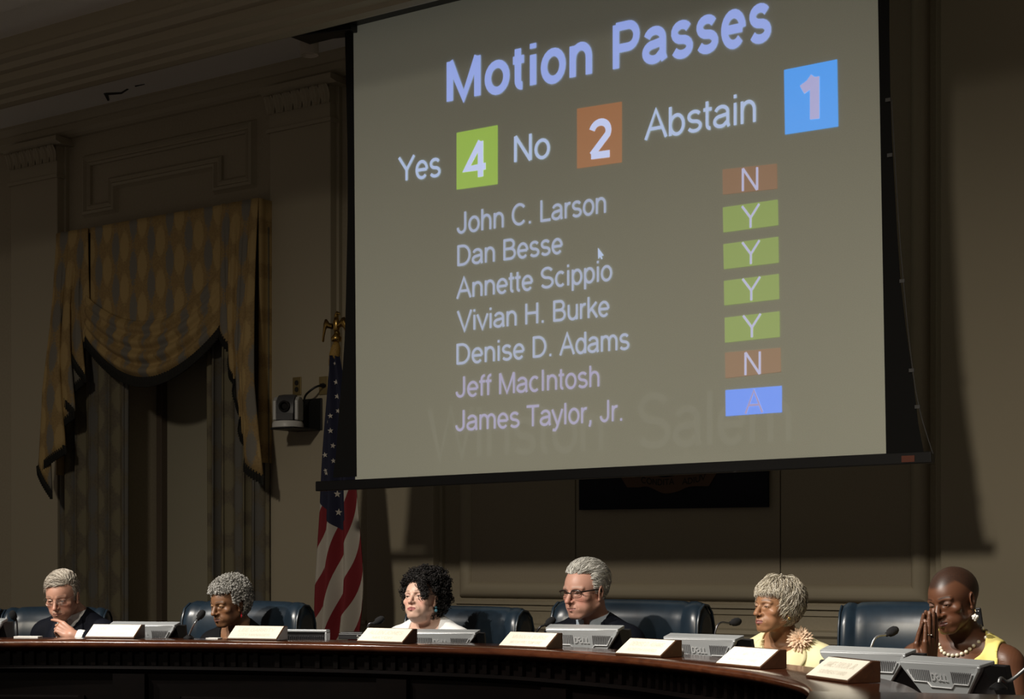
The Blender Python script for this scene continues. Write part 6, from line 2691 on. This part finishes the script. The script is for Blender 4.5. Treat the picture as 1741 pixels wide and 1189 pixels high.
# ================================================================== 5: woman in the pale yellow jacket
P5 = dict(jaw=0.95, nose_l=0.95, nose_w=1.2, lips=1.15, open=0.22, gaze=-0.4, brow=(0.06, 0.035, 0.025), brow_w=0.26, brow_k=0.75, brow_z=3.2, lip=(0.30, 0.10, 0.095), lid=(0.42, 0.26, 0.18), neck=0.88, furrow=1.4, bags=1.5, blush=(0.40, 0.18, 0.10), lash_k=1.0)
p = Person('person with wavy ash-blonde hair in a pale yellow jacket with a large flower brooch', (1320, 1036), 6.55, (60, -3, 0), 30, 0.945, ([], [], []), P5, (0.35, 0.175, 0.088), dict(back=6.5, up=0.0))
head_volumes(p.f, p.hf, P5)
p.body(p.f, w=0.95)
p.finish(m_skin)


def jack(f):
    S_ = p.body(f, g=1.3, neck=False, w=0.95)
    I = p.I
    nb = p.h2p((0, -3.0, -6.0))
    f.cap(I, nb + [0, 0.0, 4], S_ + [0, 1.0, 0], 6.2, 7.8, k=0.6, sub=True)
    f.cap(I, S_ + [0, 10, 3], S_ + [0, 15, -20], 6.2, 0.8, k=0.4, sub=True)


p.cloth('jacket', jack, m_jacket, step=0.5)
jf = p.cf
for sd in (-1, 1):
    lapel(p, sd, [(5.6, 3.0), (5.4, -2.0), (3.6, -10), (0.9, -20)], [(8.5, 2.5), (12.0, -2.0), (11.0, -7.5), (1.8, -21)], m_jacket, 0.9)



def under(f):
    S_ = p.body(f, g=0.3, neck=False, arms=False, w=0.95, lower=False)
    f.cap(p.I, S_ + [0, 6, 2], S_ + [0, 14, -9], 9, 5, k=0.6, sub=True)


p.cloth('blouse', under, mat('yellow_blouse', (0.62, 0.52, 0.22), 0.7), step=0.7)
dangling_earring(p, -1, m_gold2, 0, 'stud')
dangling_earring(p, 1, m_gold2, 0, 'stud')
# flower brooch on the lapel
m_petal = mat('petal_peach', (0.80, 0.58, 0.40), 0.5, noise=0.15, nscale=40)
fc0 = front_hit(p, jf, 1360, 1088, 6.1)
fdir = np.array([-0.25, 0.86, 0.42])
fdir /= np.linalg.norm(fdir)
fa = np.cross(fdir, (0, 0, 1.0))
fa /= np.linalg.norm(fa)
fb = np.cross(fa, fdir)
rng = np.random.RandomState(15)
b = MB()
for ring, (n, L, el) in enumerate(((22, 5.4, 0.12), (19, 4.8, 0.42), (15, 4.0, 0.72), (10, 3.0, 1.0), (6, 2.0, 1.3))):
    for k in range(n):
        a = 2 * math.pi * (k + 0.5 * (ring % 2)) / n + rng.uniform(-0.1, 0.1)
        rd = fa * math.cos(a) + fb * math.sin(a)
        e = el + rng.uniform(-0.1, 0.1)
        Lk = L * rng.uniform(0.88, 1.1)
        sd = np.cross(rd, fdir)
        rows = []
        for q in range(6):
            t = q / 5
            c = fc0 + rd * (Lk * t * math.cos(e * (1 - 0.35 * t))) + fdir * (Lk * t * math.sin(e * (1 - 0.2 * t)) + 0.3)
            hw = 0.62 * math.sin(math.pi * min(0.97, 0.12 + 0.80 * t)) * (0.75 + 0.25 * L / 5)
            up = fdir * math.cos(e) - rd * math.sin(e)
            rows.append([tuple((c + sd * hw * s - up * 0.28 * (1 - s * s)) * 0.01) for s in (-1, 0, 1)])
        b.grid(rows)
o = b.build('flower_brooch', m_petal, p.root, smooth=True)
sm = o.modifiers.new('thickness', 'SOLIDIFY')
sm.thickness = 0.0008
rng = np.random.RandomState(16)


def keep5(q):
    x, y, z = q[:, 0], q[:, 1], q[:, 2]
    return np.where(y > 2.5, z > 7.2, np.where(y > -0.5, z > 2.2, z > -6.5))


def flow5(q):
    # out from the crown, forward over the brow, down the sides and back
    d = q - np.array([0, -2.0, 12.5])
    d = d * np.array([1.0, 1.15, 0.9])
    return d / (np.linalg.norm(d, axis=1, keepdims=True) + 1e-6) + np.array([0.12, 0.0, -0.15])


g5 = [(0.504, 0.456, 0.348), (0.384, 0.336, 0.252), (0.648, 0.6, 0.492), (0.24, 0.198, 0.144), (0.72, 0.672, 0.576)]
pa, ra = skull_locks(rng, 5200, keep5, flow5, lambda q: np.where(q[:, 1] > 1.5, 3.0 + 0.6 * np.maximum(0, q[:, 2] - 7.5), 6.4), lambda q: 1.7 + 0.5 * sstep(4, 9, q[:, 2]) + 1.2 * sstep(3, -5, q[:, 1]), 0.62, 0.17, S=13, droop=0.3, clump=0.75)
col = lock_colors(len(pa), pa.shape[1], 4, g5, rng)
V, Q, C = p.hairmesh('hair', [(pa, ra, col)], m_hair)
capV, capQ = p.cap((1.4, 1.5, 1.6), keep5, noise=0.3)
np_mesh('hair', np.concatenate([V, capV]) * 0.01, np.concatenate([Q, capQ + len(V)]), m_hair, p.root, np.concatenate([C, np.tile((0.22, 0.19, 0.14), (len(capV), 1))]))

# ================================================================== 6: woman with a shaved head, hands pressed together at her nose
P6 = dict(occiput=True, jaw=0.95, nose_l=0.95, nose_w=1.28, lips=1.2, open=0.18, gaze=-0.45, brow=(0.016, 0.008, 0.006), brow_w=0.24, brow_k=0.8, brow_z=3.1, lip=(0.075, 0.026, 0.022), lid=(0.17, 0.105, 0.085), neck=0.92, scalp=(0.030, 0.016, 0.011), furrow=0.8, bags=0.8, lash_k=1.0, ear=0.95, blush=(0.13, 0.045, 0.022), bust=True)
p = Person('person with a shaved head and pearls in a yellow dress, hands pressed to the nose', (1621, 1024), 5.75, (52, 14, 7), 34, 0.985, ([], [(14, 30, 0.3)], [(-1, 0, 1)][:0]), P6, (0.115, 0.047, 0.024), dict(back=7.0))
f = p.f
f = p.f
# finer lines where the hands are
p.axes = (axis([(-12, 16, 0.2)], -34, 34), axis([(-13, 26, 0.2)], -45, 60), axis([(p.hz - 34, p.hz + 14, 0.2)], 20, p.hz + 20))
p.f = f = Field(*p.axes)
head_volumes(f, p.hf, P6)
hb = p.px(1574, 1131, 5.58)
up = np.array([-0.06, 0.0, 1.0])
up /= np.linalg.norm(up)
S_ = np.array([0, -5.0, p.hz - 22.0])
wl, wr_ = hb + [-1.9, 0.3, -1.5], hb + [2.0, -0.3, -1.5]
elL, elR = S_ + [-24, 7, -31], S_ + [24, 9, -30]
arm6 = ((elL, wl), (elR, wr_))
p.body(f, w=0.95, arm_pts=arm6)
_a = math.radians(-20)
z1 = np.array([-math.cos(_a), -math.sin(_a), 0.0])
z1 -= up * (z1 @ up)
z1 /= np.linalg.norm(z1)
tips6 = hand_volumes(f, (np.stack([np.cross(up, z1), up, z1], 1), hb + z1 * 1.3, 0.98), -1, [(2, 3, 4), (0, 3, 3), (2, 3, 4), (6, 5, 5)], (-3, 0, 2, 7), (0.35, 0.1))
z2 = -z1
hand_volumes(f, (np.stack([np.cross(up, z2), up, z2], 1), hb - z1 * 1.3 + np.cross(up, -z1) * 1.3 + [0, 0, -0.8], 0.98), 1, [(2, 3, 4), (0, 3, 3), (2, 3, 4), (6, 5, 5)], (4, 1, -2, -8), (0.35, 0.1))


nail_R, nail_o = np.stack([np.cross(up, z1), up, z1], 1), hb + z1 * 1.3


def nails(V, H, c):
    # pale nails on the near hand
    for t, d in tips6[:4]:
        q = (V - (nail_o + nail_R @ (np.asarray(t) * 0.98)))
        al = q @ (nail_R @ np.asarray(d))
        m = np.exp(-((np.linalg.norm(q - np.outer(al, nail_R @ np.asarray(d)), axis=1)) / 0.75) ** 4) * sstep(-0.7, -0.4, al) * sstep(1.2, 0.9, al) * sstep(0.2, 0.4, q @ z1)
        c = mixc(c, (0.50, 0.33, 0.27), m)
    return c


p.finish(m_skin_d, extra=nails)


def dress(f):
    S_ = p.body(f, g=0.8, neck=False, arms=False, w=0.95)
    I = p.I
    nb = p.h2p((0, -3.0, -6.0))
    f.cap(I, nb + [0, 1.0, 4], S_ + [0, 3.0, 1], 6.8, 9.9, k=0.8, sub=True)
    f.cap(I, S_ + [0, 6, 2], S_ + [0, 14, -10], 9.5, 5.0, k=0.6, sub=True)
    for s, (e, w_) in zip((-1, 1), arm6):
        a = S_ + [s * 19.5, 0.0, -4.5]
        f.cap(I, a, e, 7.0, 6.8, k=1.2, sub=True)


p.cloth('yellow_dress', dress, m_dress, step=0.5)
# pearl necklace lying on the neck and chest
S_ = p.S
for k in range(30):
    a = 2 * math.pi * k / 30
    fr_ = 0.5 + 0.5 * math.cos(a)
    ax_ = S_ + np.array([0, 1.0, 6.5 - 11.0 * fr_ ** 1.3])
    q = surf(p, ax_, (math.sin(a), math.cos(a), 0.12))
    d = q - ax_
    d /= np.linalg.norm(d)
    b = MB()
    b.ball(Vector((q + d * 0.55) * 0.01), 0.0068, 14, 10)
    b.build('necklace_pearl', m_pearl, p.root, smooth=True)
for sd in (-1, 1):
    eo, e_ = dangling_earring(p, sd, m_gold2, 1.9, 'cluster')
    b = MB()
    for dx, dy, dz in ((0, 0, -2.1), (0.75, 0, -2.5), (-0.75, 0, -2.5), (0, 0.7, -2.6), (0, -0.7, -2.6), (0.4, 0.4, -3.2), (-0.4, -0.4, -3.2), (0.4, -0.4, -3.0), (-0.4, 0.4, -3.0), (0, 0, -3.7)):
        b.ball(Vector((e_ + [dx, dy, dz]) * 0.01), 0.0052, 10, 8)
    b.build('pearl_cluster', m_pearl_w, eo, smooth=True)
# ring, watch, bracelet, nails
b = MB()
kn = hb + z1 * 1.3 + 0.98 * (np.cross(up, z1) * -1.0 + up * 10.6)
rp = [Vector((kn + (np.cross(up, z1) * math.cos(t) + z1 * math.sin(t)) * 0.98) * 0.01) for t in np.linspace(0, 2 * math.pi, 21)]
b.tube(rp, 0.0013, 6, cap=False)
b.ball(Vector((kn + z1 * 1.1) * 0.01), (0.004, 0.003, 0.003), 10, 8)
b.build('ring', mat('ring_silver', (0.8, 0.78, 0.72), 0.2, metal=1.0), p.root, smooth=True)


def wristband(name, w, e, t0, wid, r, m, extra=0):
    d = np.asarray(e) - w
    d /= np.linalg.norm(d)
    b = MB()
    b.tube([Vector((w + d * (t0 + wid * q)) * 0.01) for q in (0, 0.33, 0.66, 1)], [r * 0.98, r, r, r * 1.02], 24, cap=False)
    o = b.build(name, m, p.root, smooth=True)
    s = o.modifiers.new('thickness', 'SOLIDIFY')
    s.thickness = 0.002
    return o


wo = wristband('watch', wl, elL, 1.2, 2.0, 0.034, m_wtop)
d = (elL - wl) / np.linalg.norm(elL - wl)
qn = np.cross(d, up)
qn /= np.linalg.norm(qn)
fcn = wl + d * 2.2 + np.array([0.55, 0.75, 0.2]) / 0.95 * 3.2
b = MB()
Mw = Vector(np.array([0.55, 0.75, 0.2])).to_track_quat('Z', 'Y').to_matrix()
b.lathe([(0, 0.006), (0.017, 0.006), (0.02, 0.004), (0.02, -0.004), (0, -0.004)], 22, Vector(fcn * 0.01), M=Mw)
b.build('watch_case', mat('watch_white', (0.8, 0.8, 0.78), 0.3), wo, smooth=True, angle=40)
bo = None
d = (elR - wr_) / np.linalg.norm(elR - wr_)
a1 = np.cross(d, (0, 0, 1.0))
a1 /= np.linalg.norm(a1)
a2 = np.cross(a1, d)
b = MB()
for k in range(18):
    t = 2 * math.pi * k / 18
    c = wr_ + d * (3.0 + 0.3 * math.sin(3 * t)) + (a1 * math.cos(t) + a2 * math.sin(t)) * 3.45
    lk = [Vector((c + (d * 0.55 * math.cos(s) + (-a1 * math.sin(t) + a2 * math.cos(t)) * 0.75 * math.sin(s))) * 0.01) for s in np.linspace(0, 2 * math.pi, 9)]
    b.tube(lk, 0.0012, 5, cap=False)
b.build('bracelet', m_gold2, p.root, smooth=True)
# black phone with pale dots tucked behind her neck
pc = (at(1661, 1051, 6.02) - p.loc)
pc = Matrix.Rotation(-p.rz, 3, 'Z') @ pc
b = MB()
b.box(-0.019, 0.019, -0.006, 0.006, -0.085, 0.036)
o = b.build('phone', m_black, p.root, bevel=0.004)
o.location = pc
o.rotation_euler = (0, math.radians(-8), cam_rot(20) - p.rz)
b = MB()
for k in (-1, 0, 1):
    b.ball((k * 0.009, -0.0065, 0.024), 0.0026, 8, 6)
b.build('camera_dot', mat('dot_pale', (0.6, 0.6, 0.6), 0.3), o)
